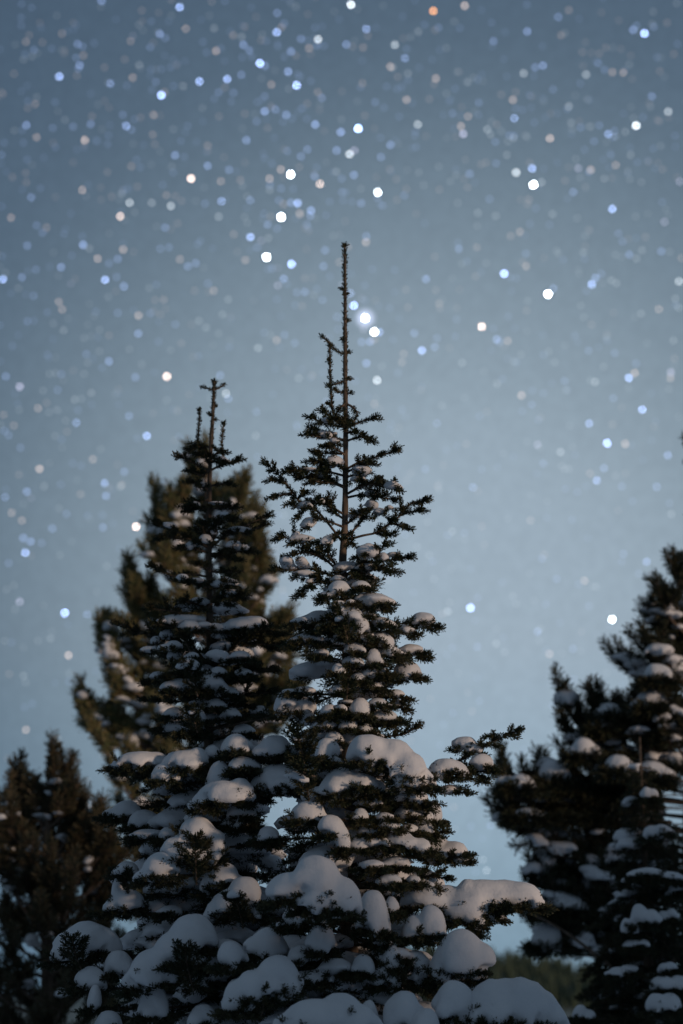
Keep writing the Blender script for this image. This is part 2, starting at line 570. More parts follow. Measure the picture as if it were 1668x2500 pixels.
    def whorls(self, y0, y1, step, n, fac=(.55, .85), snowp=.6, rise=.0, width=.13, droop=.14, sp=.042, avoid_front=False, rmul=1.0):
        """boughs all round the trunk that fill the tree between the traced ones"""
        y = y0
        az0 = RNG.random() * 6
        while y < y1:
            z = at(834, y, self.Y)[2]
            for k in range(n):
                a = az0 + 2 * math.pi * (k + RNG.random() * .6) / n
                dr = np.array([math.cos(a), -math.sin(a), 0])
                if avoid_front and math.sin(a) > .75 and RNG.random() < .6: continue
                zz = z + RNG.uniform(-.04, .04)
                if zz < .12: continue
                ln = self.hw(zz) * RNG.uniform(*fac)
                if math.sin(a) > .2: ln *= .72
                if ln < .05: continue
                t = self.trunk_at(zz)
                rise_k = rise + RNG.uniform(-.10, .26) * (1 if zz > 2.2 else .5)
                side = np.array([-dr[1], dr[0], 0]) * RNG.uniform(-.15, .15) * ln
                P = [t, t + dr * ln * .5 + side + [0, 0, (rise_k + .03) * ln], t + dr * ln + side * 1.6 + [0, 0, (rise_k * 1.3 - droop) * ln]]
                w, s, ax = self.bough_geo(P, min(width, ln * .6), start=.22, sp=sp, droop=.4)
                sn = []
                if RNG.random() < snowp:
                    m = len(ax); lobes = []
                    r0 = min(.075, .28 * ln + .012) * RNG.uniform(.7, 1.1) * rmul
                    for fr in np.arange(RNG.uniform(.3, .5), .98, .16):
                        p = ax[int(fr * (m - 1))]
                        rr = r0 * RNG.uniform(.75, 1.15)
                        lobes.append((p + np.array([RNG.uniform(-.02, .02), RNG.uniform(-.02, .02), rr * .22]), np.array([rr * 1.25, rr * 1.25, rr * RNG.uniform(.34, .6)])))
                    lobes += self.drape(.55)
                    sn.append(lobes)
                self.finish(w, s, sn, L=self.L * 1.2, dens=self.dens * .52, hmin=.02)
            az0 += 2.4
            y += step * RNG.uniform(.85, 1.15)

def zoom(ox, oy, s):
    def pt(x, y): return (ox + x / s, oy + y / s)
    def path(txt):
        v = [float(q) for q in txt.replace(';', ' ').replace(',', ' ').split()]
        return [pt(v[i], v[i + 1]) for i in range(0, len(v), 2)]
    def lobes(txt):
        out = []
        for it in txt.split(';'):
            x, y, a, b = [float(q) for q in it.split()]
            out.append(pt(x, y) + (a / s, b / s))
        return out
    return path, lobes

p1, l1 = zoom(550, 580, 2.611)
p2, l2 = zoom(550, 1380, 1.96)
p3, l3 = zoom(550, 1980, 1.845)
p4, l4 = zoom(0, 1780, 2.24)
p5, l5 = zoom(180, 900, 2.611)
p6, l6 = zoom(1150, 1250, 1.88)

# ------------------------------------------------------------------ setting: snow field, hill
def grid(name, x0, x1, y0, y1, nx, ny, zf, mat, kind='structure', pw=1.0):
    xs = np.linspace(x0, x1, nx); ys = np.linspace(0, 1, ny) ** pw * (y1 - y0) + y0
    X, Y = np.meshgrid(xs, ys, indexing='ij')
    Z = zf(X, Y)
    V = np.stack([X, Y, Z], -1).reshape(-1, 3)
    i = np.arange(nx - 1)[:, None] * ny; j = np.arange(ny - 1)[None]
    F = np.stack([i + j, i + ny + j, i + ny + j + 1, i + j + 1], -1).reshape(-1, 4)
    o = link(name, make_mesh(name, V, F, mat, True))
    o['kind'] = kind
    return o

def ground_z(X, Y):
    z = .05 * np.sin(X * .55 + 1) * np.sin(Y * .45) + .03 * np.sin(X * 1.7) * np.cos(Y * 1.3 + 2)
    z = z + 1.9 * np.exp(-(((X + 11) / 4.5) ** 2 + ((Y - 34) / 7.0) ** 2))     # drift at the far side, behind the pines
    # unseen snow bank behind camera right, added and shaped to shade the lower boughs
    n = (X - 7.0) * .80 - (Y - 1.2) * .60
    l = (X - 7.0) * .60 + (Y - 1.2) * .80
    z = z + (2.9 + .9 * np.clip((l - 1.5) / 2, 0, 1) - .75 * np.exp(-((l - .85) / .45) ** 2) + .12 * np.sin(l * .9) + .07 * np.sin(l * 2.3 + 1)) * np.exp(-(n / 1.15) ** 2) * np.clip((14 - np.abs(l + 3)) / 3, 0, 1)
    return z
tag(grid('snow_field', -50, 50, -26, 160, 200, 240, ground_z, M_SNOW), 'snow covered ground under the trees')

def hill_z(X, Y):
    rid = np.interp(X, [-90, -40, -25, 0, 8, 14, 17.5, 24, 40, 90], [1.5, 1.5, 2.2, 4.6, 4.9, 4.5, 3.9, 2.9, 1.6, 1.2])
    return -.4 + (rid + .4) * np.exp(-((Y - 150) / 26.0) ** 2)
M_HILL = material('hill_ground', lambda t, b: (t.links.new(noise_mix(t, .5, (.10, .12, .08), (.20, .22, .19))[0], b.inputs['Base Color'])))
tag(grid('hill', -90, 90, 90, 210, 90, 40, hill_z, M_HILL), 'low dark hill on the horizon')

def small_conifers(n):
    V, F = [], []
    o = 0
    for k in range(n):
        x = RNG.uniform(-12, 50); y = RNG.uniform(122, 152)
        z = float(hill_z(np.array(x), np.array(y)))
        h = RNG.uniform(.7, 1.7); w = h * RNG.uniform(.18, .30)
        for lv in range(5):
            zc = z + h * (.08 + .17 * lv); ww = w * (1 - .17 * lv)
            m = 7
            a = np.linspace(0, 2 * math.pi, m, endpoint=False) + RNG.random() * 3
            rr = ww * RNG.uniform(.65, 1.25, m)
            ring = np.stack([x + np.cos(a) * rr, y + np.sin(a) * rr, zc + RNG.uniform(-.06, .03, m) * h], 1)
            top = np.array([[x, y, zc + h * .30]])
            V += [ring, top]
            F.append(np.stack([o + np.arange(m), o + (np.arange(m) + 1) % m, np.full(m, o + m)], 1)); o += m + 1
    return np.vstack(V), np.vstack(F)
M_FAR = material('hill_trees', b_needles((.055, .085, .05), (.13, .155, .10)))
v, f = small_conifers(2600)
o = link('forest', make_mesh('forest', v, f, M_FAR))
tag(o, 'forest of small conifers covering the far hill', kind='stuff')

# ------------------------------------------------------------------ tall fir (centre)
C = Tree('fir_tree', 'tallest snowy fir, its long bare leader rising among the brightest stars', 'tree',
         [(842, 601, 2.6), (843, 700, 3.6), (843, 861, 5.2), (844, 986, 6), (844, 1110, 6.5), (842, 1289, 8), (837, 1365, 9.5), (840, 1440, 10),
          (846, 1600, 11), (852, 1700, 13), (850, 1850, 16), (851, 2104, 19), (851, 2500, 24), (850, 2900, 29)], 7.0, None, M_FIR)
C.set_prof([(590, 2), (970, 20), (985, 70), (1100, 120), (1250, 130), (1340, 100), (1420, 110), (1500, 165), (1650, 150), (1780, 120), (1830, 175), (1950, 190), (2100, 235),
            (2200, 280), (2300, 310), (2500, 350), (2800, 380), (3400, 400)])

def leader(T, pts_px, L=.017, rad=3.2, dens=1500):
    P = catmull([at(x, y, T.Y) for x, y in pts_px], .03)
    w = tube(P, np.linspace(rad, rad * .8, len(P)) * mpp(T.Y), 6)
    s = [(P[i], P[i + 1]) for i in range(len(P) - 1)]
    for k in range(3):
        a = RNG.random() * 6
        s.append((P[-1] - (P[-1] - P[-2]) * .3, P[-1] + np.array([math.cos(a) * .006, math.sin(a) * .006, .004])))
    T.finish([w], s, L=L, dens=dens)

leader(C, p1('768,1100 765,900 765,735 763,500 762,300 762,55'), rad=3.4, dens=1500, L=.019)
leader(C, p1('690,1130 678,1040 670,900 667,690'), rad=2.8, dens=1600)
for t in ('765,745 720,728 690,705 662,668 640,650 615,632', '766,912 715,930 655,948', '768,1000 740,985 700,975', '766,742 790,732', '768,912 800,902', '768,985 802,995',
          '690,1090 655,1060', '764,340 745,330', '764,355 778,365', '763,620 748,655', '764,545 780,530', '668,760 658,790'):
    leader(C, p1(t), rad=2.2, dens=1500, L=.016)

for t, d1, w, sn in [
    ('768,1215 700,1160 625,1105', .05, .03, []),
    ('768,1210 690,1195 600,1170 550,1145', .08, .05, ['650 1165 35 20']),
    ('768,1215 830,1190 890,1165 960,1150', .03, .02, []),
    ('768,1060 805,1075 840,1110 830,1160 790,1200', .06, .03, []),
    ('768,1060 730,1085 705,1130 700,1160', .10, .03, []),
    ('768,1110 770,1150 750,1190', .12, .03, []),
    ('768,1290 680,1275 600,1270 525,1255', .10, .06, []),
    ('768,1300 690,1270 620,1245 560,1222', -.06, .05, []),
    ('768,1300 840,1275 890,1275 925,1295', .08, .05, []),
    ('768,1250 800,1240 840,1240', .05, .03, []),
    ('768,1390 690,1335 650,1330', .12, .05, ['700 1300 42 28']),
    ('768,1380 680,1375 580,1375', -.05, .05, []),
    ('768,1470 700,1450 620,1430 545,1425', .12, .07, ['690 1430 60 42;610 1412 40 16']),
    ('768,1480 860,1430 960,1400 1095,1355', .02, .045, []),
    ('768,1500 860,1455 930,1440', .12, .08, []),
    ('768,1520 640,1490 500,1485 400,1485', .10, .055, ['530 1477 55 10']),
    ('768,1530 830,1510 890,1498', .10, .06, []),
    ('768,1590 650,1545 540,1535 460,1530', -.04, .08, ['610 1505 50 15']),
    ('768,1600 700,1570 600,1555 545,1560', .08, .08, []),
    ('768,1640 860,1590 950,1575 1100,1605', .12, .10, ['850 1540 50 18']),
    ('768,1640 880,1580 960,1540 990,1555', .06, .07, []),
    ('768,1660 880,1640 1000,1660 1080,1670', -.04, .09, ['930 1628 40 16']),
    ('740,1930 640,1800 560,1720 480,1690 430,1620 380,1560 320,1490 258,1440', .06, .05, []),
    ('430,1625 370,1640 305,1655', .06, .02, []), ('395,1575 350,1550 292,1545', .05, .02, []), ('460,1670 490,1640 515,1625', .07, .02, []), ('440,1640 430,1680 420,1700', .06, .02, []),
    ('768,1920 850,1830 905,1760 945,1690 960,1620', -.04, .08, []),
    ('770,1930 880,1900 970,1880 1040,1830 1120,1770 1180,1700 1285,1672', .05, .075, ['990 1752 48 28', '1045 1722 32 16']),
    ('1120,1770 1180,1750 1245,1738', .05, .03, []), ('1060,1820 1110,1835 1155,1850', .07, .06, []), ('960,1880 1010,1900 1045,1895', .08, .05, []),
    ('768,1770 680,1720 600,1690 530,1700 460,1785', .08, .10, ['605 1678 30 18', '530 1712 30 24']),
    ('768,1800 680,1740 640,1660', .06, .08, []),
    ('768,1850 660,1810 580,1790 520,1850', .09, .09, []),
    ('768,1880 700,1900 640,1955', .10, .08, []),
    ('768,1830 820,1790 880,1740', .10, .07, []),
    ('768,1900 810,1880 800,1960', .12, .06, []),
    ('740,2150 650,2060 560,2000 450,1930 350,1908', .08, .07, ['490 1918 80 26;560 1945 40 26']),
    ('650,2060 540,2010 430,2020', .12, .06, []),
    ('740,2120 680,2060 640,1990', .14, .05, []),
    ('750,2180 850,2090 930,2030 1030,1955', .14, .07, ['900 2000 72 42', '1010 2045 42 38']),
    ('750,2160 900,2080 1050,2055 1180,2038', .04, .07, ['1080 2022 45 16']),
    ('750,2200 880,2130 980,2110 1060,2135', .14, .10, []),
    ('750,2190 640,2140 530,2110 430,2120 322,2115', .05, .09, ['500 2140 66 17;560 2150 50 18']),
    ('750,2200 640,2190 540,2210 480,2280', .12, .10, ['770 2100 80 40;655 2140 60 18']),
    ('750,2200 850,2150 880,2200', .14, .07, []),
]:
    C.traced(p1(t), d1, w, [l1(q) for q in sn], start=.22 if len(p1(t)) < 6 else .3)

# snow clumps traced over the middle of the tall fir
for t in ['545 105 48 30;490 140 40 16', '650 98 42 20', '715 165 72 30;655 155 32 24', '600 176 24 14',
          '545 205 50 35;600 240 62 42;650 290 42 50;500 262 40 34', '370 265 42 17', '740 272 45 20', '945 257 56 26', '840 302 50 18',
          '400 348 72 24', '745 350 50 30;785 395 28 40', '715 440 32 38', '825 415 20 18', '895 402 55 20', '540 497 28 24',
          '870 497 62 34', '755 512 30 16', '815 612 40 18', '645 680 44 38', '500 695 40 26', '555 682 30 16', '765 722 52 26', '385 600 55 16', '730 655 40 18']:
    C.clump(l2(t))
for t in ['560 1030 80 54;500 1072 50 42;650 1035 70 32', '490 872 50 44', '500 932 50 20', '730 1066 38 34', '870 1105 95 32', '935 1192 50 32', '1000 1177 34 45',
          '945 1256 50 28', '840 1312 65 38;730 1322 50 24;920 1332 50 24', '1012 1342 54 56;1090 1362 60 38', '390 1182 75 42;442 1172 30 34',
          '510 1242 60 42;562 1302 34 48;572 1350 25 18', '210 1282 45 28', '790 1502 50 24', '900 1502 30 18', '970 1527 35 16', '780 1240 50 22', '650 1190 35 26', '700 1430 60 20', '760 1200 40 16']:
    C.clump(l2(t))
for t in ['655 232 40 20', '690 330 36 22', '560 330 40 24', '470 300 44 22', '620 400 44 26', '700 505 40 22', '600 455 36 20', '460 420 40 20', '640 540 44 22', '720 575 38 20', '560 590 40 22',
          '820 660 36 18', '590 760 40 24', '480 760 44 24', '670 780 36 20', '520 820 40 24', '860 1180 44 24', '700 1130 50 24', '640 1330 50 30', '820 1420 60 26', '690 1270 46 22', '880 1260 40 18']:
    C.clump(l2(t), dmul=.8, thickness=1)
C.clump(l2('690 882 95 64;800 905 100 64;880 962 80 60;940 1012 50 48;862 1022 54 40'), d=.30)
C.traced(p2('600,1010 800,1010 960,1010 1080,1020 1170,1000'), .10, .11, [l2('1065 967 78 42;1022 997 50 32;1122 987 45 32')], start=.55, d0=.1)
C.traced(p2('960,1050 1050,1085 1160,1090'), .12, .07, [], start=.2)
C.traced(p2('1000,1010 1080,960 1150,920 1220,880 1290,840 1402,793'), .06, .06, [l2('1150 852 55 28;1240 832 60 30;1315 800 62 14;1190 882 40 26')], start=.2)
C.traced(p2('1100,960 1180,975 1240,990 1300,990'), .10, .07, [l2('1225 942 55 32;1140 927 45 24')], start=.2)
C.traced(p2('1180,985 1220,1010 1235,1040'), .12, .05, [], start=.2)
C.traced(p2('620,830 760,820 850,810 920,770'), .05, .07, [], start=.3)
C.traced(p2('620,700 720,760 830,745'), .1, .08, [], start=.3)
C.traced(p2('700,1560 850,1530 950,1490 1070,1500'), .05, .10, [], start=.3)
C.traced(p2('760,1420 950,1390 1080,1400 1160,1390'), .08, .11, [], start=.3)
C.traced(p2('800,1290 950,1280 1055,1278'), .08, .08, [], start=.3)

# the heavy lower skirt
C.clump(l3('410 290 96 84;290 342 92 60;520 382 80 70;430 382 100 55'), d=.60, reach=.05)
for t in ['300 475 40 38;365 470 28 30', '435 482 20 24', '665 455 62 78;640 502 45 34;705 512 34 44', '710 572 35 28', '750 420 28 34',
          '430 577 55 54', '620 690 45 38;552 682 34 28', '730 732 50 56;750 662 40 48', '855 667 50 34;880 722 30 52', '700 642 40 28;780 642 45 24', '190 592 70 54', '340 642 50 38']:
    C.clump(l3(t), d=.44 if '575' in t else None)
C.clump(l3('890 387 88 44;1000 402 72 60;1080 432 80 60;1090 402 60 80;1160 372 70 54;1210 372 62 52;1190 422 40 34;1330 375 80 48;1260 358 70 44'), d=.18, reach=.045)
C.traced(p3('1080,460 1200,450 1290,430 1395,410'), .16, .10, [], start=.1, d0=.14)
C.traced(p3('1120,470 1190,490 1260,500'), .20, .06, [], start=.1, d0=.16)
C.traced(p3('1060,500 1110,530 1150,560'), .24, .08, [l3('1140 502 30 24;1126 540 20 24')], start=.1, d0=.18)
C.clump(l3('930 492 55 64;852 522 50 48;832 552 30 28'), d=.34)
C.clump(l3('1060 632 100 80;982 692 52 60;1130 702 45 58;1052 742 20 38'), d=.40)
C.clump(l3('230 722 80 58;142 782 90 58;62 832 70 58;272 772 50 40'), d=.66)
C.clump(l3('30 642 60 48'), d=.5)
C.clump(l3('500 695 70 28;400 740 80 24'), d=.40)
C.clump(l3('1030 852 80 68;1062 902 60 60'), d=.60)
C.clump(l3('1240 852 120 78;1340 856 95 84;1430 912 85 74;1275 890 80 92;1175 902 80 80'), d=.62, reach=.05)
C.clump(l3('520 892 88 62;400 922 120 60;572 932 90 50;470 980 160 60'), d=.85, reach=.05)
C.clump(l3('800 902 75 70'), d=.66)
C.clump(l3('900 960 60 60'), d=.7)
C.clump(l3('650 930 40 60'), d=.6)
# boughs that point towards the camera, seen end on in front of the snow
for t, d0, d1, w in [('400,1130 375,930 340,790', .42, .56, .09), ('430,1010 390,1000 330,960', .5, .55, .06), ('580,640 590,560', .25, .3, .04),
                     ('590,380 570,300 530,205', .27, .30, .06)]:
    C.traced(p2(t), d1, w, [], start=.0, d0=d0, thick=.004, sp=.03)
C.whorls(1440, 1800, 54, 4, (.45, .8), .6, width=.09)
C.whorls(1800, 2520, 36, 6, (.5, .85), .75, width=.14, avoid_front=True)
C.whorls(2540, 3300, 75, 6, (.6, .95), .7, width=.17, sp=.05, rmul=1.3)

# ------------------------------------------------------------------ second fir (left)
F2 = Tree('fir_tree', 'shorter fir whose thin tip ends in a small cross of twigs', 'tree',
          [(523, 932, 3), (519, 1026, 4.5), (516, 1076, 5), (512, 1170, 5.5), (511, 1300, 6.5), (512, 1475, 8), (513, 1630, 9.5), (510, 1760, 11), (508, 2000, 15), (506, 2500, 22), (505, 2900, 27)],
          7.5, None, M_FIR2)
F2.set_prof([(930, 3), (1060, 20), (1080, 60), (1150, 65), (1280, 95), (1330, 110), (1440, 90), (1520, 160), (1620, 160), (1700, 130), (1800, 170), (1860, 230), (2000, 230), (2150, 270), (2300, 330), (2500, 350), (3400, 400)])
leader(F2, p5('878,480 885,330 893,180 895,90'), rad=3.0, dens=1500, L=.018)
for t in ('790,480 797,380 805,265', '955,590 945,480 955,350'):
    leader(F2, p5(t), rad=2.2, dens=1500, L=.017)
for t in ('893,140 860,128 825,122', '893,140 930,120 960,102', '895,130 898,110 900,85', '886,250 905,240', '886,290 865,292', '886,320 905,330'):
    leader(F2, p5(t), rad=2.0, dens=1400, L=.014)
for t, d1, w, sn in [
    ('872,650 800,615 740,590 665,560', .05, .035, []), ('872,650 920,625 980,605 1055,580', .05, .035, []),
    ('872,560 830,520 780,480', .08, .04, []), ('872,580 910,540 945,530', .08, .05, []), ('872,500 820,500 740,520', -.04, .05, []), ('872,640 840,560 800,540', .1, .05, []),
    ('868,640 820,680 750,650', .1, .05, []), ('870,600 930,590 965,600', .1, .06, []),
    ('868,750 930,735 1000,735', .06, .035, []), ('868,760 800,740 740,720', .04, .04, ['830 735 30 10']),
    ('866,900 950,885 1045,880', .08, .045, ['920 858 55 12']), ('866,900 800,895 740,905', .08, .05, []), ('866,830 800,850 740,840', .08, .05, []),
    ('866,1150 940,1085 1060,1020 1150,975 1245,935', .04, .045, ['1050 1022 70 14']), ('1100,1040 1160,1020 1220,990', .05, .03, []),
    ('866,1150 800,1100 700,1060 620,1020 530,990', .06, .06, ['840 995 62 30']), ('866,1150 760,1090 640,1080 555,1075', .12, .07, ['840 1085 38 32']),
    ('866,1100 830,1040 820,990', .14, .05, []), ('866,1150 900,1060 920,980', .12, .06, []),
    ('866,1180 960,1175 1060,1160 1140,1165', .08, .07, ['1032 1128 64 32']), ('866,1190 960,1200 1040,1215', .12, .07, []), ('866,1180 780,1150 680,1140', .10, .07, []),
    ('866,1330 760,1310 640,1320 560,1290 500,1258', .05, .055, []), ('866,1290 940,1300 1030,1290', .08, .07, []), ('866,1280 820,1260 795,1240', .12, .06, []),
    ('866,1390 930,1380 990,1360', .12, .07, ['930 1372 52 26']), ('866,1390 780,1370 690,1350', .12, .07, ['788 1350 52 15']),
    ('866,1460 960,1445 1085,1440', .08, .07, ['1000 1432 78 24']), ('866,1520 930,1515 990,1505', .12, .07, []), ('866,1530 780,1500 690,1480', .10, .07, []),
    ('866,1700 760,1600 640,1550 480,1530', .12, .08, ['560 1612 45 24']),
    ('866,1900 780,1790 700,1710 620,1650 500,1620', .16, .07, ['740 1642 65 36;690 1652 30 28', '830 1632 50 20']),
    ('866,1900 740,1790 580,1720 420,1680 350,1650 272,1620', .04, .06, ['600 1692 45 30', '525 1732 34 32']),
    ('420,1690 380,1680 340,1690', .05, .03, []),
    ('866,1900 960,1830 1060,1740 1150,1690 1220,1640', .18, .08, []),
    ('866,1850 1000,1760 1150,1720 1250,1690 1350,1695', .10, .11, ['1110 1632 130 48;1222 1662 72 38;1012 1642 50 34']),
    ('866,1880 1000,1800 1120,1760 1240,1760 1340,1755', .08, .11, ['985 1762 28 24', '950 1702 70 24']),
    ('866,1980 1000,1960 1150,1920 1300,1930', .04, .12, []), ('866,2000 1000,2000 1120,1990', .12, .12, []),
    ('866,1950 760,1880 640,1840 480,1800', .10, .09, ['640 1832 50 42', '490 1792 55 22', '790 1732 32 16']),
    ('866,1920 880,1870 900,1830', .14, .06, ['900 1832 75 38;850 1852 40 38']),
    ('866,2120 760,2110 640,2125 440,2110', .06, .07, []), ('866,2080 1000,2090 1140,2080 1285,2055', .06, .09, []), ('866,2150 1000,2150 1150,2160', .10, .10, []),
    ('866,2330 760,2330 620,2320 520,2310', .08, .08, []),
]:
    F2.traced(p5(t), d1, w, [l5(q) for q in sn], start=.2, dab=.2)
for t in ['820 560 30 14', '930 640 34 14', '800 700 34 14', '770 860 36 16', '960 930 40 18', '740 1010 44 22', '900 1090 34 20', '760 1180 50 22', '960 1250 40 20', '700 1260 44 18', '820 1300 44 18', '720 1420 50 20', '900 1480 44 18', '790 1490 44 20',
          '640 1760 50 26', '1060 1830 60 28', '1180 1800 50 24', '760 1830 44 24', '920 1930 50 26', '1080 1940 60 24', '600 1890 50 24', '540 1960 60 26', '980 2060 60 28', '1120 2050 50 24', '560 2080 60 28', '900 2140 60 30', '1000 2200 60 30', '640 2190 60 30', '1180 2180 60 30', '560 2260 60 28', '940 2290 60 30', '1080 2300 60 32']:
    if float(t.split()[1]) < 1600 and RNG.random() < .65: continue
    if RNG.random() < .25: continue
    F2.clump(l5(t), dmul=.85, thickness=1)
for t, d in [('740 1892 66 38;640 1922 50 28', .22), ('860 1992 86 54;700 2012 96 42;640 2032 50 22;910 2022 40 48', .20), ('780 2202 56 38;720 2282 70 42;820 2282 30 28', .25)]:
    F2.clump(l5(t), d=d)
for t, d0, d1, w in [('790,2090 770,1990 740,1920 690,1870', .27, .34, .08), ('790,2320 770,2250 745,2170', .33, .38, .06), ('850,1010 830,985', .2, .24, .04), ('740,1800 700,1720 690,1690', .2, .25, .05)]:
    F2.traced(p5(t), d1, w, [], start=.0, d0=d0, thick=.004, sp=.03)
for t in ['320 652 76 54;372 692 34 44', '400 830 60 38', '242 867 76 48', '305 892 50 28', '252 1022 110 58;162 1062 50 48', '435 1002 55 44', '55 852 50 38', '92 952 70 28', '60 1072 60 44', '80 1172 60 34']:
    F2.clump(l2(t), d=.55 if '652' in t else .42)
for t, d in [('770 177 130 42;852 182 70 48;680 192 60 20', .22), ('1010 172 110 48;902 237 70 48;1082 152 50 44', .34), ('1160 132 45 42', .3), ('1290 87 75 52', .35),
             ('1230 342 130 52;1312 312 55 40;1112 392 60 38', .50), ('960 150 50 26', .15), ('1200 252 60 68', .38), ('1342 192 80 36', .4), ('690 442 70 42;632 457 60 18', .05),
             ('790 492 75 42', .12), ('910 572 40 32', .3), ('820 572 90 22', .2), ('1080 552 95 58;982 652 90 58;882 742 90 58;842 792 90 32;1182 642 40 58;1122 692 50 38', .52),
             ('1230 792 70 52;1162 842 60 42', .5), ('1340 882 80 62;1252 942 80 52;1182 992 50 38;1402 962 34 48', .58), ('700 932 80 46;622 972 60 28;642 872 24 48', .25), ('700 762 60 34', .2),
             ('480 1142 120 72;582 1172 60 68;352 1222 60 48;402 1142 60 48', .32), ('652 1282 70 58', .4), ('1050 1112 110 88;952 1202 100 78;832 1302 110 78;742 1372 70 48;1132 1132 45 58', .72),
             ('1240 1232 100 68;1202 1302 50 48', .62), ('490 1362 75 52', .45), ('1490 1322 100 68;1402 1402 100 58;1302 1462 70 78', .75), ('840 1482 70 88', .66), ('520 1472 34 58', .5),
             ('1110 1562 60 48', .75), ('1470 1142 80 56', .4), ('1180 1342 34 38', .66), ('1082 1372 50 28', .66), ('1300 492 60 38;1342 502 30 28', .4), ('1092 482 80 28', .3), ('1470 582 55 42', .4), ('930 990 60 22', .4),
             ('600 1590 60 40', .55)]:
    F2.clump(l4(t), d=d)
for t, d0, d1, w in [('1075,850 1070,720 1060,590', .60, .70, .10), ('1060,1430 1030,1320 1010,1190', .80, .92, .12), ('450,1330 410,1220 395,1140', .45, .52, .09), ('1330,1090 1310,1000 1285,920', .66, .74, .08),
                     ('1420,1600 1440,1520 1430,1420', .8, .9, .1), ('700,900 690,840 670,780', .3, .36, .07)]:
    F2.traced(p4(t), d1, w, [], start=.0, d0=d0, thick=.004, sp=.03)
F2.whorls(1500, 1800, 54, 4, (.45, .75), .35, width=.08)
F2.whorls(1800, 2520, 36, 6, (.5, .85), .7, width=.14, avoid_front=True)
F2.whorls(2540, 3200, 75, 6, (.6, .95), .7, width=.17, sp=.05, rmul=1.3)

# ------------------------------------------------------------------ pines
class Pine(Tree):
    def limb(self, pts_px, d1=0, d0=0, n=7, ls=.26, spread=.5, snowp=.3, start=.3, r=.05):
        m = len(pts_px)
        P = [at(x, y, self.Y - (d0 + (d1 - d0) * k / (m - 1))) for k, (x, y) in enumerate(pts_px)]
        self.limb3(P, n, ls, spread, snowp, start, r)
    def limb3(self, P, n, ls, spread, snowp, start, r):
        ax = catmull(P, .06)
        seg = np.linalg.norm(np.diff(ax, axis=0), axis=1); S = np.concatenate([[0], np.cumsum(seg)]); ln = S[-1]
        pos = lambda s: np.array([np.interp(s, S, ax[:, i]) for i in range(3)])
        wood = [tube(ax, np.linspace(.015, .007, len(ax)), 5)]
        sh = []; sn = []
        for k in range(n):
            s = ln * (start + (1 - start) * (k + .5 + RNG.uniform(-.3, .3)) / n); s = min(s, ln)
            p = pos(s); T = unit(pos(min(ln, s + .05)) - pos(max(0, s - .05)))
            d = unit(T * .75 + np.array([0, 0, .65]) + RNG.normal(0, spread, 3))
            l = ls * RNG.uniform(.55, 1.1)
            q = p + d * l * .5; e = q + unit(d + [0, 0, .5]) * l * .5
            wood.append(tube(np.array([p, q, e]), .006, 4))
            sh += [(p + (q - p) * .3, q), (q, e)]
            if RNG.random() < snowp:
                rr = r * RNG.uniform(.7, 1.3)
                c = (p + q) / 2 + np.array([0, -.02, rr * .5])
                sn.append([(c + (q - p) * k + RNG.normal(0, rr * .25, 3), np.array([rr * RNG.uniform(.7, 1.3), rr, rr * RNG.uniform(.35, .6)])) for k in (-.35, 0, .35)])
        e = ax[-1]; T = unit(ax[-1] - ax[-2])
        sh += [(e - T * ls * .5, e)]
        self.finish(wood, sh, sn, hmin=.022)
    def fill(self, spots, n=6, ls=.26, snowp=.3, spread=.45, climb=.45, r=.05, dmax=.6):
        for (px, py) in spots:
            t = at(px, py, self.Y)
            z0 = t[2] - climb * abs(t[0] - self.trunk_at(t[2])[0]) - .1
            b = self.trunk_at(z0)
            lat = t[0] - b[0]
            d = RNG.uniform(-dmax, dmax) * (1 - min(1, abs(lat) / 2.5))
            tip = np.array([t[0], self.Y - d, t[2]])
            mid = b + (tip - b) * .62; mid[2] -= .10 * np.linalg.norm(tip - b)
            self.limb3([b, mid, tip], n, ls, spread, snowp, .35, r)

def spots(rows, step, jit=14):
    out = []
    for y, a, b in rows:
        n = max(1, int((b - a) / step))
        for k in range(n):
            out.append((a + (b - a) * (k + .5) / n + RNG.uniform(-jit, jit), y + RNG.uniform(-jit, jit)))
    return out

PB = Pine('pine_tree', 'blurred pine with upswept brownish tufts behind the shorter fir', 'tree',
          [(500, 1100, 2), (505, 1300, 7), (512, 1700, 11), (515, 2100, 15), (515, 2600, 19)], 13.5, None, M_PINE_LIT, L=.088, dens=800, nw=.010, ang=44, up=.10)
def low(path, dy, dx=0): return [(x + dx, y + dy) for x, y in path]
for t in ['900,1300 860,900 830,640 828,420', '870,800 800,620 760,450', '950,1250 1010,950 1040,800 1052,640', '960,1100 1060,950 1090,800', '1000,1300 1110,1080 1135,870', '1020,1300 1140,1130 1185,940', '1050,1350 1150,1250 1180,1150',
          '800,1400 640,1150 560,900 535,710', '800,1300 660,1000 640,790', '820,1200 720,900 700,680', '760,1650 520,1600 400,1400 345,1140', '700,1600 480,1420 400,1290', '760,2050 450,1980 250,1780 190,1600 168,1460', '700,2000 380,1880 250,1700 215,1540',
          '760,2250 350,2200 150,2050 60,1945', '600,2250 300,2230 110,2130 60,2080', '1000,1700 1180,1650 1270,1590 1312,1490', '1050,1800 1250,1760 1330,1640', '1000,2050 1250,2000 1390,1850', '1000,2150 1250,2080 1400,1930', '950,1500 1100,1450 1150,1300', '750,1150 590,1050 540,960',
          '760,1500 560,1480 420,1500']:
    PB.limb(low(p5(t), 70), RNG.uniform(-.3, .3), 0, n=15, ls=.25, snowp=.36, start=.30, spread=.34, r=.05)
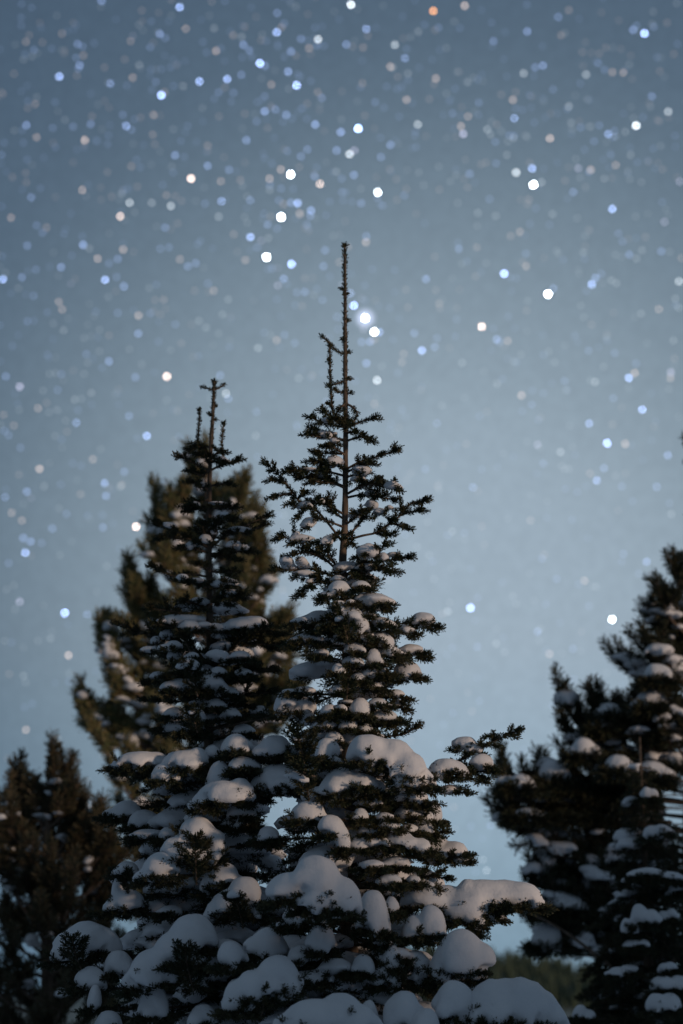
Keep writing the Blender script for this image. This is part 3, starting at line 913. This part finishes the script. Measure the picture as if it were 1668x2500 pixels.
PB.fill(spots([(1180, 440, 580), (1250, 390, 600), (1330, 420, 600), (1400, 330, 620), (1470, 330, 650), (1540, 240, 660), (1610, 230, 690), (1680, 220, 690), (1750, 210, 690), (1830, 215, 640), (1910, 240, 660), (1990, 240, 660), (2080, 250, 660), (2180, 250, 640)], 74), n=9, ls=.24, snowp=.3, r=.048)
PB.fill(spots([(1240, 570, 625), (1310, 580, 640), (1390, 590, 655), (1460, 600, 680), (1530, 610, 700), (1600, 620, 705), (1670, 620, 700)], 40, 8), n=9, ls=.22, snowp=.45, r=.05)
PB.fill(spots([(2300, 200, 600), (2450, 180, 620), (2650, 150, 650)], 110), n=6, ls=.34, snowp=.1)

PL = Pine('pine_tree', 'blurred low pine at the dark lower corner, its tufted tops below the sky', 'tree',
          [(120, 1850, 3), (118, 2000, 9), (115, 2300, 13), (112, 2700, 17)], 12.5, None, M_PINE_SHADED, L=.078, dens=800, nw=.009, ang=44, up=.10)
for t in ['200,700 140,450 100,300 88,150', '260,600 270,350 288,80', '280,600 340,350 375,125', '250,500 210,330 190,240', '150,700 70,450 55,300', '300,600 380,460 430,370', '300,700 430,560 500,440', '300,800 520,650 560,540', '200,800 80,680 10,470', '150,900 60,750 20,600']:
    PL.limb(low(p4(t), 52), RNG.uniform(-.2, .2), 0, n=12, ls=.22, snowp=.34, start=.3, spread=.32, r=.042)
PL.fill(spots([(1975, 30, 220), (2010, 10, 260), (2060, 0, 310), (2110, 0, 330), (2160, -10, 330), (2220, -40, 310), (2270, -40, 300), (2330, -50, 300), (2390, -40, 300), (2450, -50, 300), (2550, -20, 290), (2700, -30, 270)], 60), n=7, ls=.26, snowp=.16, r=.04)

PR = Pine('pine_tree', 'large dark pine with snow on its tufts, cut by the picture edge', 'tree',
          [(1700, 1050, 3), (1695, 1400, 12), (1690, 1800, 17), (1685, 2300, 22), (1685, 2700, 26)], 12.0, None, M_PINE2, L=.072, dens=820, nw=.0088, ang=44, up=.10)
for t, sp_ in [('1010,400 990,250 968,90', .2), ('1010,450 940,350 900,290 878,232', .3), ('1000,560 880,480 820,410 795,345', .4), ('1000,640 850,560 780,500 738,430', .4), ('980,700 850,660 780,620 725,585', .4),
               ('980,900 860,780 760,740 695,690', .5), ('1000,800 920,740 860,700', .5), ('850,1200 700,1100 560,1010 460,940 390,830', .45), ('800,1150 660,1020 600,940 560,865', .4), ('760,1100 650,1000 640,920', .5),
               ('700,1150 560,1080 500,1060 430,1040', .3), ('800,1350 560,1290 420,1240 330,1160', .5), ('900,1400 650,1370 420,1325 260,1260 140,1178', .4), ('600,1360 350,1340 180,1290 118,1275', .5), ('500,1400 320,1390 190,1370', .5),
               ('460,1440 300,1460 175,1435', .5), ('500,1480 380,1500 300,1480', .4), ('900,1560 600,1560 420,1560 335,1530', .5), ('900,1720 600,1720 380,1710 265,1690', .2), ('800,1650 500,1650 345,1620', .5), ('900,1800 600,1800 400,1790 340,1770', .4),
               ('900,1950 600,1950 420,1930 320,1910', .5), ('900,2000 650,2020 500,2010 420,2000', .3), ('960,1000 850,950 740,920', .7), ('960,1100 850,1040 720,1000', .6), ('980,600 900,560 860,520', .5)]:
    top = any(q in t for q in ('1010,4', '1000,5', '1000,6', '980,700', '980,600'))
    PR.limb(low(p6(t), 34 if top else 14, 46 if top else 12), RNG.uniform(-.1, .4), 0, n=12, ls=.25, snowp=sp_ * (.4 if top else .7), start=.35, spread=.38, r=.062)
PR.fill(spots([(1340, 1670, 1740), (1410, 1645, 1740), (1480, 1625, 1740), (1560, 1600, 1690), (1640, 1575, 1690), (1720, 1540, 1668), (1800, 1440, 1668), (1870, 1400, 1668), (1930, 1370, 1600), (1990, 1360, 1600), (2050, 1360, 1600), (2110, 1340, 1600), (2170, 1340, 1600), (2230, 1340, 1600), (2290, 1380, 1600), (2350, 1480, 1668), (2440, 1450, 1668), (2560, 1400, 1668)], 54), n=8, ls=.25, snowp=.4, climb=.25, r=.06)
# the half of this pine beyond the picture edge
PR.fill(spots([(1130, 1700, 1740), (1190, 1705, 1760), (1260, 1705, 1790), (1340, 1715, 1810), (1430, 1715, 1850), (1520, 1715, 1870), (1610, 1715, 1900), (1700, 1715, 1930), (1800, 1715, 1960), (1900, 1715, 1980), (2000, 1715, 2000), (2120, 1700, 2020), (2240, 1700, 2030), (2360, 1700, 2030), (2500, 1690, 2030)], 80), n=8, ls=.27, snowp=.35, climb=.25, r=.06)
for t in ['860 742 60 42', '380 1192 60 48', '640 912 50 34', '830 862 70 40', '770 942 55 45', '830 1190 70 40', '520 1082 50 42', '900 990 60 45', '340 1592 40 52', '420 1792 90 40', '350 1942 55 52', '930 1140 40 30', '470 1322 60 22', '540 1302 30 18', '720 1330 30 20',
          '230 1240 55 30', '260 1385 60 22', '820 880 40 40', '600 960 40 40', '680 1160 60 40']:
    PR.clump(l6(t), d=RNG.uniform(.2, .6), thickness=1, reach=.05)

# the thin bare stick crossing the gap
P = catmull([at(*p6('240,1822')[0], 11.4), at(*p6('330,1870')[0], 11.4), at(*p6('450,1940')[0], 11.4), at(*p6('640,2085')[0], 11.4)], .05)
PR.finish([tube(P, np.linspace(.007, .014, len(P)), 6)], [])

F3 = Tree('fir_tree', 'young fir layered with bluish snow in front of the large dark pine', 'tree',
          [(1562, 1800, 2), (1568, 1950, 4), (1580, 2200, 9), (1586, 2500, 13), (1588, 2700, 16)], 10.2, None, M_FIR2, L=.02)
F3.set_prof([(1800, 3), (1850, 20), (1950, 60), (2000, 80), (2100, 90), (2200, 130), (2300, 170), (2400, 210), (2500, 240), (3200, 300)])
leader(F3, p6('782,1300 777,1180 775,1060'), rad=2.4, dens=900, L=.012)
for t, d in [('820 1290 50 30', .1), ('730 1482 60 26', .12), ('850 1462 92 36', .15), ('760 1602 60 28', .2), ('930 1592 40 46', .15), ('850 1662 120 26', .25), ('830 1772 80 32', .25), ('800 1852 100 46;730 1902 40 42', .38), ('640 2032 50 38', .2),
             ('570 2172 100 36', .4), ('880 2002 90 28', .35), ('880 2252 80 56', .6), ('920 2162 100 36', .5), ('700 2102 80 26', .4), ('640 1880 70 16', .15), ('760 1980 60 26', .4), ('640 2260 80 34', .5), ('520 2300 60 30', .4), ('780 2320 70 30', .6), ('900 1850 50 34', .3), ('940 1730 40 20', .2), ('720 1690 40 16', .2),
             ('780 2080 60 26', .45), ('560 2235 50 24', .4), ('900 2090 60 22', .45)]:
    lb = l6(t)
    if len(lb) == 1 and RNG.random() < .22: continue
    tl = RNG.uniform(-.35, .35)
    out = []
    for x, y, a, b in lb:                  # slanting pads that slump to one side
        a *= RNG.uniform(.6, .95); b *= RNG.uniform(.7, 1.1)
        out += [(x - a * .4, y - a * .4 * tl, a * .62, b * .9), (x + a * .45, y + a * .45 * tl, a * .6, b * RNG.uniform(.6, .95))]
    F3.clump(out, d=d, thickness=2, reach=.055)
F3.whorls(1860, 2520, 34, 6, (.6, 1.0), .16, width=.15, droop=.34)
F3.whorls(2540, 3000, 80, 6, (.6, .95), .7, width=.16, sp=.05)

# ------------------------------------------------------------------ stars
STARS = []
def stars(ox, oy, s, txt):
    for it in txt.replace('\n', ' ').split(';'):
        q = it.split()
        if len(q) == 4:
            STARS.append((ox + float(q[0]) / s, oy + float(q[1]) / s, float(q[2]), q[3]))
stars(0, 0, 2.8, """1228 48 7 b;695 5 5 b;217 50 2 b;145 118 2 b;388 105 1 w;970 70 2 o;1085 85 1 o;1035 145 2 b;1375 135 1 b;1270 195 4 o;200 240 2 o;178 285 3 o;290 288 2 o;232 340 3 b;530 300 4 b;505 200 1 b;640 290 1 b;908 245 2 v;893 280 3 o;1093 230 5 b;1130 258 3 b;570 378 3 o;440 365 1 o;853 405 2 o;545 445 5 b;535 470 3 b;715 460 2 o;1388 285 2 b;1412 358 2 b;1477 347 5 o;1125 378 1 b;95 503 2 o;405 522 7 b;755 570 5 b;867 583 2 b;907 530 4 o;1033 475 2 b;1103 472 2 b;1166 460 2 b;1363 555 7 b;1553 540 7 b;1103 650 8 b;1040 612 2 b;20 640 2 o;240 710 3 o;190 737 2 o;185 585 1 b;630 795 2 o;620 848 4 b;500 865 3 b;180 855 5 b;365 875 1 b;840 783 3 b;920 815 2 b;863 860 6 b;900 885 3 b;1050 785 4 o;1495 630 3 b;1465 675 2 b;1283 860 2 b;250 938 4 o;580 957 6 o;658 960 2 b;742 925 2 b;736 985 2 b;30 975 2 b;525 1020 1 b;575 1010 1 b;1420 995 3 o;1197 1060 5 b;980 990 1 b;185 1090 2 b;300 1075 1 b;500 1110 1 o;898 1135 3 o;960 1143 2 b;735 1175 2 o;1420 1133 5 b;1565 1160 4 b;85 1210 2 o;180 1245 2 o;563 1298 5 o;1307 1220 8 o;1510 1238 4 o;940 1275 2 o;1137 1333 3 o;213 1348 4 b;840 1295 1 v;887 1385 6 w;1037 1385 4 w;1168 1408 6 w;1515 1375 6 b;75 1487 4 o;823 1478 7 o;920 1450 2 w;1495 1480 4 w;12 1410 2 b;250 1540 3 b;318 1555 3 o;380 1345 1 o;620 640 1 b""")
stars(550, 0, 2.8, """355 88 4 b;385 185 3 o;352 220 7 b;860 30 8 w;1423 73 7 O;1363 168 2 b;1320 215 3 w;1435 205 2 o;965 197 6 b;55 240 3 o;112 250 3 w;125 305 5 b;165 343 4 b;115 392 2 b;280 280 2 b;518 265 4 b;635 268 7 w;573 328 4 o;625 310 3 b;450 350 5 b;485 380 2 o;828 303 5 b;942 323 3 o;870 318 2 o;1160 305 6 w;1228 397 5 b;1130 455 5 o;237 432 8 b;272 447 4 b;430 490 6 b;497 507 2 b;110 510 4 b;488 583 8 b;315 577 4 o;584 552 2 b;632 628 3 o;660 667 4 b;562 707 2 o;925 597 2 b;1105 590 2 b;1125 597 2 b;1250 503 3 w;1250 545 2 b;1440 535 5 o;1512 640 2 w;1328 460 1 b;1240 680 5 o;1025 697 3 b;55 633 3 b;40 693 2 b;270 658 3 b;220 697 2 b;270 760 6 b;342 747 4 b;418 785 5 b;458 810 2 b;395 830 2 b;215 828 3 b;558 812 2 b;615 850 6 b;790 902 6 b;910 878 9 b;1317 850 6 w;1085 735 2 b;795 815 2 w;1190 795 2 b;1555 775 3 b;145 958 5 b;1130 990 5 b;1298 927 2 b;1305 1005 2 b;1065 1073 4 b;562 1020 4 b;517 1068 4 b;425 1032 3 b;762 1027 5 b;850 1053 7 w;883 1028 5 v;268 1080 2 b;30 1160 4 b;380 1158 5 o;448 1193 10 w;303 1220 5 o;305 1265 3 b;613 1205 4 b;625 1145 2 b;760 1172 3 w;797 1220 3 b;880 1195 5 b;648 1257 7 o;118 1270 2 w;383 1288 3 b;465 1290 2 b;1043 1315 9 w;1042 1350 3 b;800 1312 3 b;825 1315 2 b;928 1290 2 w;1225 1335 3 b;1357 1265 2 w;1240 1290 2 o;1540 1240 2 w;172 1368 4 b;367 1370 3 b;450 1385 5 b;495 1388 7 b;400 1395 3 o;715 1378 2 b;868 1378 2 b;930 1388 4 b;1075 1405 3 b;587 1438 6 b;583 1475 4 b;510 1460 5 o;383 1483 10 w;265 1458 2 b;150 1522 2 w;290 1535 4 b;690 1470 2 b;558 1535 3 b;355 1560 3 b;1175 1365 2 o""")
stars(550, 500, 2.8, """172 220 7 b;245 245 3 v;218 290 3 b;282 357 10 w;137 377 4 o;453 405 8 b;400 505 5 b;360 550 4 v;320 435 3 b;360 430 2 v;290 440 2 b;545 595 4 b;490 598 3 b;478 685 2 b;525 690 2 o;683 310 4 b;672 420 4 b;780 392 3 o;840 288 3 o;965 215 4 b;963 255 5 o;665 650 3 b;27 645 2 w;800 545 3 v;855 605 5 b;880 688 8 b;957 775 10 w;1020 868 10 w;1055 870 6 b;945 850 3 v;935 640 2 v;765 765 3 b;932 937 4 b;990 935 5 b;1373 507 5 b;1005 440 2 b;1157 445 2 b;955 550 2 b;1235 580 2 o;1440 582 2 o;1485 645 1 w;1250 700 2 o;1468 705 2 o;1293 877 4 b;1447 910 3 b;1432 972 4 b;1345 995 7 b;1220 1018 3 o;1208 1075 3 o;965 1083 5 b;1038 1200 7 w;225 978 4 w;352 925 4 o;475 945 3 b;310 888 2 w;770 850 2 b;890 1205 2 b;768 1310 2 b;213 1415 3 b;1180 1150 2 b;1345 1240 1 b;1030 1325 1 w;1210 1400 2 b;5 1290 6 w;22 1325 4 b""")
stars(1108, 0, 2.8, """75 38 6 o;715 115 4 b;260 153 2 b;503 213 5 b;272 280 4 b;500 30 2 b;1227 203 5 b;1305 228 8 b;1250 175 3 b;1357 163 2 w;735 240 3 o;760 225 2 w;610 447 5 b;557 460 4 b;478 500 5 w;905 508 5 w;988 432 3 b;1085 492 4 o;1160 495 4 o;1040 325 2 o;995 365 2 o;880 355 2 o;1390 390 2 b;1200 440 2 w;1410 485 2 o;1355 657 4 b;1467 762 6 w;133 530 2 w;25 490 2 w;190 510 1 b;405 682 5 o;520 650 2 b;787 727 4 w;915 680 2 w;415 808 6 b;470 750 2 b;425 740 2 b;98 795 4 o;50 862 5 o;65 915 6 v;170 785 2 b;230 883 4 w;250 918 3 w;285 970 3 b;325 895 2 w;380 925 3 b;410 928 3 b;370 965 2 w;490 925 2 w;658 945 6 o;803 838 3 w;810 880 2 w;868 870 3 b;885 875 3 b;933 865 3 w;995 857 3 b;1057 917 6 b;1248 858 8 w;1173 900 3 w;1092 935 3 b;1230 805 2 w;1295 800 2 b;1345 730 2 w;1365 1013 2 b;1513 927 2 b;1210 1057 3 w;1077 1060 2 b;895 1022 2 b;1530 300 2 b;365 1058 3 w;290 1115 3 b;108 1188 4 b;427 1178 7 w;537 1150 7 b;520 1110 2 o;545 1262 10 w;600 1245 4 w;852 1150 4 v;937 1160 5 o;1108 1128 4 o;835 1085 2 w;817 1312 4 b;1030 1220 3 w;1040 1240 2 b;1190 1170 2 w;1205 1225 2 w;1328 1100 2 b;1255 1108 2 b;1285 1245 2 w;1545 1240 4 v;245 1360 3 b;165 1455 3 w;288 1475 3 w;505 1395 2 o;675 1463 3 w;520 1530 2 b;655 1535 2 b;845 1490 2 w;1085 1428 7 b;1440 1517 4 v;1425 1380 2 b;1245 1480 2 w;1330 1460 1 w;15 1195 2 w;95 1280 2 o;160 1545 2 w""")
stars(1108, 550, 2.8, """452 45 4 o;345 330 8 b;35 160 4 b;30 120 2 b;158 150 3 o;493 193 3 b;495 280 4 o;428 360 2 b;55 262 2 w;90 245 2 b;222 258 2 w;645 470 10 w;683 430 4 b;750 235 2 b;1155 110 3 b;1200 200 4 b;1250 227 3 w;1420 177 4 b;1478 180 2 w;1008 330 3 b;970 358 5 b;945 403 7 b;1540 383 6 w;1515 500 3 w;1537 563 3 w;1403 573 4 o;1282 603 3 w;498 582 2 o;373 622 2 b;192 693 8 o;293 780 5 b;370 790 4 o;272 705 2 b;150 348 2 o;870 548 2 w;922 855 3 b;1100 873 3 b;1045 763 2 w;1503 787 3 w;1247 945 3 b;1238 1010 5 o;1198 1043 7 b;1485 1005 5 v;1482 1045 4 o;58 940 3 w;335 1050 2 b;615 885 2 b;690 935 2 w;410 930 2 w;758 1063 3 b;965 1070 4 w;935 1060 2 w;775 1125 2 b;463 1163 5 o;540 1130 2 b;470 1270 2 b;1290 1260 7 b;927 1355 6 b;1050 1490 8 b;1173 1493 5 o;573 1500 4 v;178 1305 2 b;580 1330 2 b;1085 1360 2 o;730 1550 4 w;1195 1110 1 w;1470 1120 2 w;85 1495 2 o;1355 1470 1 b""")
stars(0, 550, 2.8, """1130 15 4 b;290 50 3 b;437 58 2 b;568 133 6 b;187 138 4 b;562 75 2 b;842 165 5 o;668 227 5 o;805 230 4 b;1155 150 3 b;1230 232 4 o;1285 280 4 b;1340 258 4 b;417 285 5 b;490 205 2 b;15 210 2 b;20 368 7 b;150 355 4 b;245 303 3 b;718 372 7 b;797 353 3 b;848 417 5 b;485 398 2 v;1020 430 2 w;1422 398 3 b;1460 447 4 o;1330 447 2 o;1560 507 3 w;230 482 3 b;403 522 4 o;425 575 4 o;740 490 2 w;1120 508 3 o;1060 510 2 o;187 655 3 b;325 595 2 b;655 590 2 b;805 598 3 b;947 617 5 o;1027 600 3 b;365 670 2 w;435 717 3 w;680 715 2 w;600 680 1 w;945 740 5 b;1200 677 3 b;1360 653 3 w;125 750 1 b;575 770 2 w;1083 795 2 b;885 847 2 w;85 825 2 b;325 885 2 b;590 880 3 b;680 860 2 w;380 905 1 w;745 930 5 b;600 940 2 w;575 1015 2 w;970 950 2 w;925 1038 4 b;1140 1033 8 o;1505 1025 4 b;40 1033 4 b;340 1015 2 w;135 1103 6 v;625 1145 3 w;510 1190 3 w;555 1185 2 w;295 1130 2 w;395 1125 3 b;260 1250 4 o;335 1280 2 w;395 1265 2 w;25 1295 3 o;95 1368 3 o;450 1335 2 w;522 1350 5 b;882 1303 4 b;30 1405 3 b;140 1520 3 b;375 1440 2 w;1005 1440 7 b;425 1520 1 w;690 1530 2 w;1140 1195 2 w;1455 820 1 w""")
stars(0, 1100, 2.8, """635 60 4 o;270 125 6 o;850 145 4 b;715 223 6 b;725 310 5 b;833 235 3 o;552 298 3 o;183 280 5 b;35 318 4 b;213 325 2 v;415 230 2 b;300 250 2 w;80 425 4 o;150 478 4 o;455 433 3 b;700 440 2 b;705 525 4 b;358 533 4 b;930 520 8 o;600 445 2 b;160 598 5 b;210 622 5 b;285 632 3 b;173 698 7 b;60 770 3 b;410 715 2 w;135 1033 5 v;95 920 2 w;45 950 2 w;443 1110 8 b;595 1120 4 b;300 1060 1 w;345 1285 3 w;260 1300 2 w;468 1400 6 o;130 165 2 o;340 85 1 w;730 790 2 w;490 625 1 w;405 395 2 w;160 365 1 w;177 1910 5 o""")
stars(1008, 1100, 2.3758, """73 108 3 b;350 213 4 b;153 228 2 w;855 18 3 w;865 88 2 w;905 105 2 w;1110 103 4 b;1068 173 6 b;1480 28 5 b;1175 145 2 w;1213 208 3 b;1415 210 4 b;885 222 2 b;955 240 2 b;1275 293 2 b;780 295 1 w;1500 368 3 w;553 395 1 w;300 515 1 w;1213 643 2 b;1357 645 5 b;123 745 2 w;835 745 3 b;997 755 4 o;1063 790 2 w;580 845 2 w;600 890 2 w;705 870 1 w;215 880 2 w;203 933 4 w;335 913 8 b;360 985 1 b;1157 980 9 w;725 1050 4 b;483 1120 3 w;533 1170 2 w;793 1180 4 o;930 1150 3 b;230 1143 2 b;855 1000 1 b;1210 1160 3 o;1505 660 3 o;865 1360 4 b;265 1290 1 w;820 1330 2 w;485 1035 1 w;428 2437 4 w;-715 290 5 w;-103 1610 4 b""")
# keep the brighter of two readings of one star
STARS.sort(key=lambda s: -s[2])
kept = []
for s in STARS:
    if all((s[0] - k[0]) ** 2 + (s[1] - k[1]) ** 2 > 64 for k in kept): kept.append(s)
STARS = kept
LEV = {1: .016, 2: .028, 3: .052, 4: .090, 5: .14, 6: .22, 7: .42, 8: .85, 9: 1.8, 10: 4.5}
HUE = {'b': (.55, .76, 1.40), 'v': (.88, .84, 1.15), 'w': (.92, 1.0, 1.06), 'o': (1.18, .90, .76), 'O': (1.5, .62, .18)}
DIST = 900.0
SR = 2.9                                  # radius in photo pixels; the lens spreads it into a disc
COV = (2 * SR / 21.5) ** 2
def star_color(s):
    base = sky_color(pix_dir(s[0], s[1]))
    return [float(base[i] + LEV[int(s[2])] * HUE[s[3]][i] / COV) for i in range(3)]
def ico(r, fine=True):
    t = (1 + 5 ** .5) / 2
    v = unit(np.array([(-1, t, 0), (1, t, 0), (-1, -t, 0), (1, -t, 0), (0, -1, t), (0, 1, t), (0, -1, -t), (0, 1, -t), (t, 0, -1), (t, 0, 1), (-t, 0, -1), (-t, 0, 1)], float))
    f = [(0, 11, 5), (0, 5, 1), (0, 1, 7), (0, 7, 10), (0, 10, 11), (1, 5, 9), (5, 11, 4), (11, 10, 2), (10, 7, 6), (7, 1, 8), (3, 9, 4), (3, 4, 2), (3, 2, 6), (3, 6, 8), (3, 8, 9), (4, 9, 5), (2, 4, 11), (6, 2, 10), (8, 6, 7), (9, 8, 1)]
    if not fine: return v * r, np.array(f)
    v = list(map(tuple, v)); F = []
    mid = {}
    def m(a, b):
        k = (min(a, b), max(a, b))
        if k not in mid:
            q = unit(np.array(v[a]) + np.array(v[b])); v.append(tuple(q)); mid[k] = len(v) - 1
        return mid[k]
    for a, b, c in f:
        ab, bc, ca = m(a, b), m(b, c), m(c, a)
        F += [(a, ab, ca), (b, bc, ab), (c, ca, bc), (ab, bc, ca)]
    return np.array(v) * r, np.array(F)
def glow_material(name, source):
    m = bpy.data.materials.new(name); m.use_nodes = True
    t = m.node_tree; t.nodes.clear()
    e = t.nodes.new('ShaderNodeEmission'); o = t.nodes.new('ShaderNodeOutputMaterial')
    if source == 'object':
        n = t.nodes.new('ShaderNodeObjectInfo'); t.links.new(n.outputs['Color'], e.inputs['Color'])
    else:
        n = t.nodes.new('ShaderNodeAttribute'); n.attribute_name = 'tone'; t.links.new(n.outputs['Color'], e.inputs['Color'])
    e.inputs['Strength'].default_value = 40.0
    t.links.new(e.outputs[0], o.inputs['Surface'])
    m.cycles.emission_sampling = 'NONE'
    return m
M_STAR = glow_material('starlight', 'object')
M_DUST = glow_material('faint_starlight', 'tone')
sv, sf = ico(SR * KPX * DIST)
def b_halo():
    m = bpy.data.materials.new('nebula_glow'); m.use_nodes = True
    t = m.node_tree; t.nodes.clear()
    lw = t.nodes.new('ShaderNodeLayerWeight'); lw.inputs['Blend'].default_value = .5
    inv = t.nodes.new('ShaderNodeMath'); inv.operation = 'SUBTRACT'; inv.inputs[0].default_value = 1.0
    t.links.new(lw.outputs['Facing'], inv.inputs[1])
    pw = t.nodes.new('ShaderNodeMath'); pw.operation = 'POWER'; pw.inputs[1].default_value = 3.5
    t.links.new(inv.outputs[0], pw.inputs[0])
    sc = t.nodes.new('ShaderNodeMath'); sc.operation = 'MULTIPLY'; sc.inputs[1].default_value = .42
    t.links.new(pw.outputs[0], sc.inputs[0])
    e = t.nodes.new('ShaderNodeEmission'); e.inputs['Color'].default_value = (.75, .82, 1.15, 1); t.links.new(sc.outputs[0], e.inputs['Strength'])
    tr = t.nodes.new('ShaderNodeBsdfTransparent'); ad = t.nodes.new('ShaderNodeAddShader'); o = t.nodes.new('ShaderNodeOutputMaterial')
    t.links.new(e.outputs[0], ad.inputs[0]); t.links.new(tr.outputs[0], ad.inputs[1]); t.links.new(ad.outputs[0], o.inputs['Surface'])
    m.cycles.emission_sampling = 'NONE'
    return m
M_HALO = b_halo()
star_me = make_mesh('star', sv, sf, M_STAR, True)
def star_pos(s): return np.array([0, 0, CAM_Z]) + pix_dir(s[0], s[1]) * DIST
BR = {10: 'blazing', 9: 'very bright', 8: 'bright', 7: 'strong', 6: 'clear', 5: 'soft', 4: 'pale', 3: 'faint', 2: 'very faint', 1: 'barely visible'}
HN = {'b': 'blue', 'v': 'violet', 'w': 'white', 'o': 'pinkish', 'O': 'orange'}
SPECIAL = {(892, 777): 'blazing white star with a soft halo just beside the bare leader of the tallest fir',
           (1058, 26): 'only clearly orange star, near the top edge of the sky'}
seen = set()
NUM = 'one two three four five six seven eight nine ten eleven twelve thirteen fourteen fifteen sixteen seventeen eighteen nineteen'.split()
TENS = 'twenty thirty forty fifty sixty seventy eighty ninety'.split()
def spell(n):
    n = int(n)
    if n == 0: return 'zero'
    if n < 20: return NUM[n - 1]
    return TENS[n // 10 - 2] + ('-' + NUM[n % 10 - 1] if n % 10 else '')
def place_label(s):
    base = 'out-of-focus %s %s star' % (BR[int(s[2])], HN[s[3]])
    lab = '%s, %s percent across and %s percent down the sky photo' % (base, spell(max(0, s[0] / 16.68)), spell(s[1] / 25.0))
    if lab in seen: lab = '%s, %s and a half percent across and %s percent down the photo' % (base, spell(max(0, s[0] / 16.68)), spell(s[1] / 25.0))
    return lab
for s in STARS[:300]:
    o = link('star', star_me)
    o.location = star_pos(s)
    c = star_color(s)
    o.color = (c[0] / 40, c[1] / 40, c[2] / 40, 1)
    lab = None
    for (sx, sy), t in SPECIAL.items():
        if abs(s[0] - sx) + abs(s[1] - sy) < 8: lab = t
    if lab is None:
        lab = place_label(s)
    seen.add(lab)
    if 'soft halo' in lab:
        hv, hf = ico(30 * KPX * DIST)
        link('halo', make_mesh('halo', hv, hf, M_HALO, True), o)
    tag(o, lab, 'star', 'out-of-focus stars of the night sky')
V, F, TN = [], [], []
rest = list(STARS[300:])
for k in range(2300):                      # the faintest dust of stars, too many to tell apart
    x, y = RNG.uniform(-150, 1820), RNG.uniform(-250, 2350)
    if RNG.random() > .3 + .7 * (1 - min(1, max(0, y) / 1500)): continue
    rest.append((x, y, 1 if RNG.random() < .6 else (2 if RNG.random() < .8 else 3), RNG.choice(['b', 'b', 'w', 'o'])))
tv, tf = ico(SR * KPX * DIST * 1.05, False)
for s in rest:
    V.append(tv + star_pos(s)); F.append(tf + len(tv) * len(F)); TN.append(np.tile(np.array(star_color(s) + [40.0]) / 40, (len(tv), 1)))
me = make_mesh('star_field', np.vstack(V), np.vstack(F), M_DUST, True)
att = me.color_attributes.new('tone', 'FLOAT_COLOR', 'POINT')
att.data.foreach_set('color', np.vstack(TN).astype(np.float32).ravel())
tag(link('star_field', me), 'field of the faintest blurred stars between the bright ones', kind='stuff')
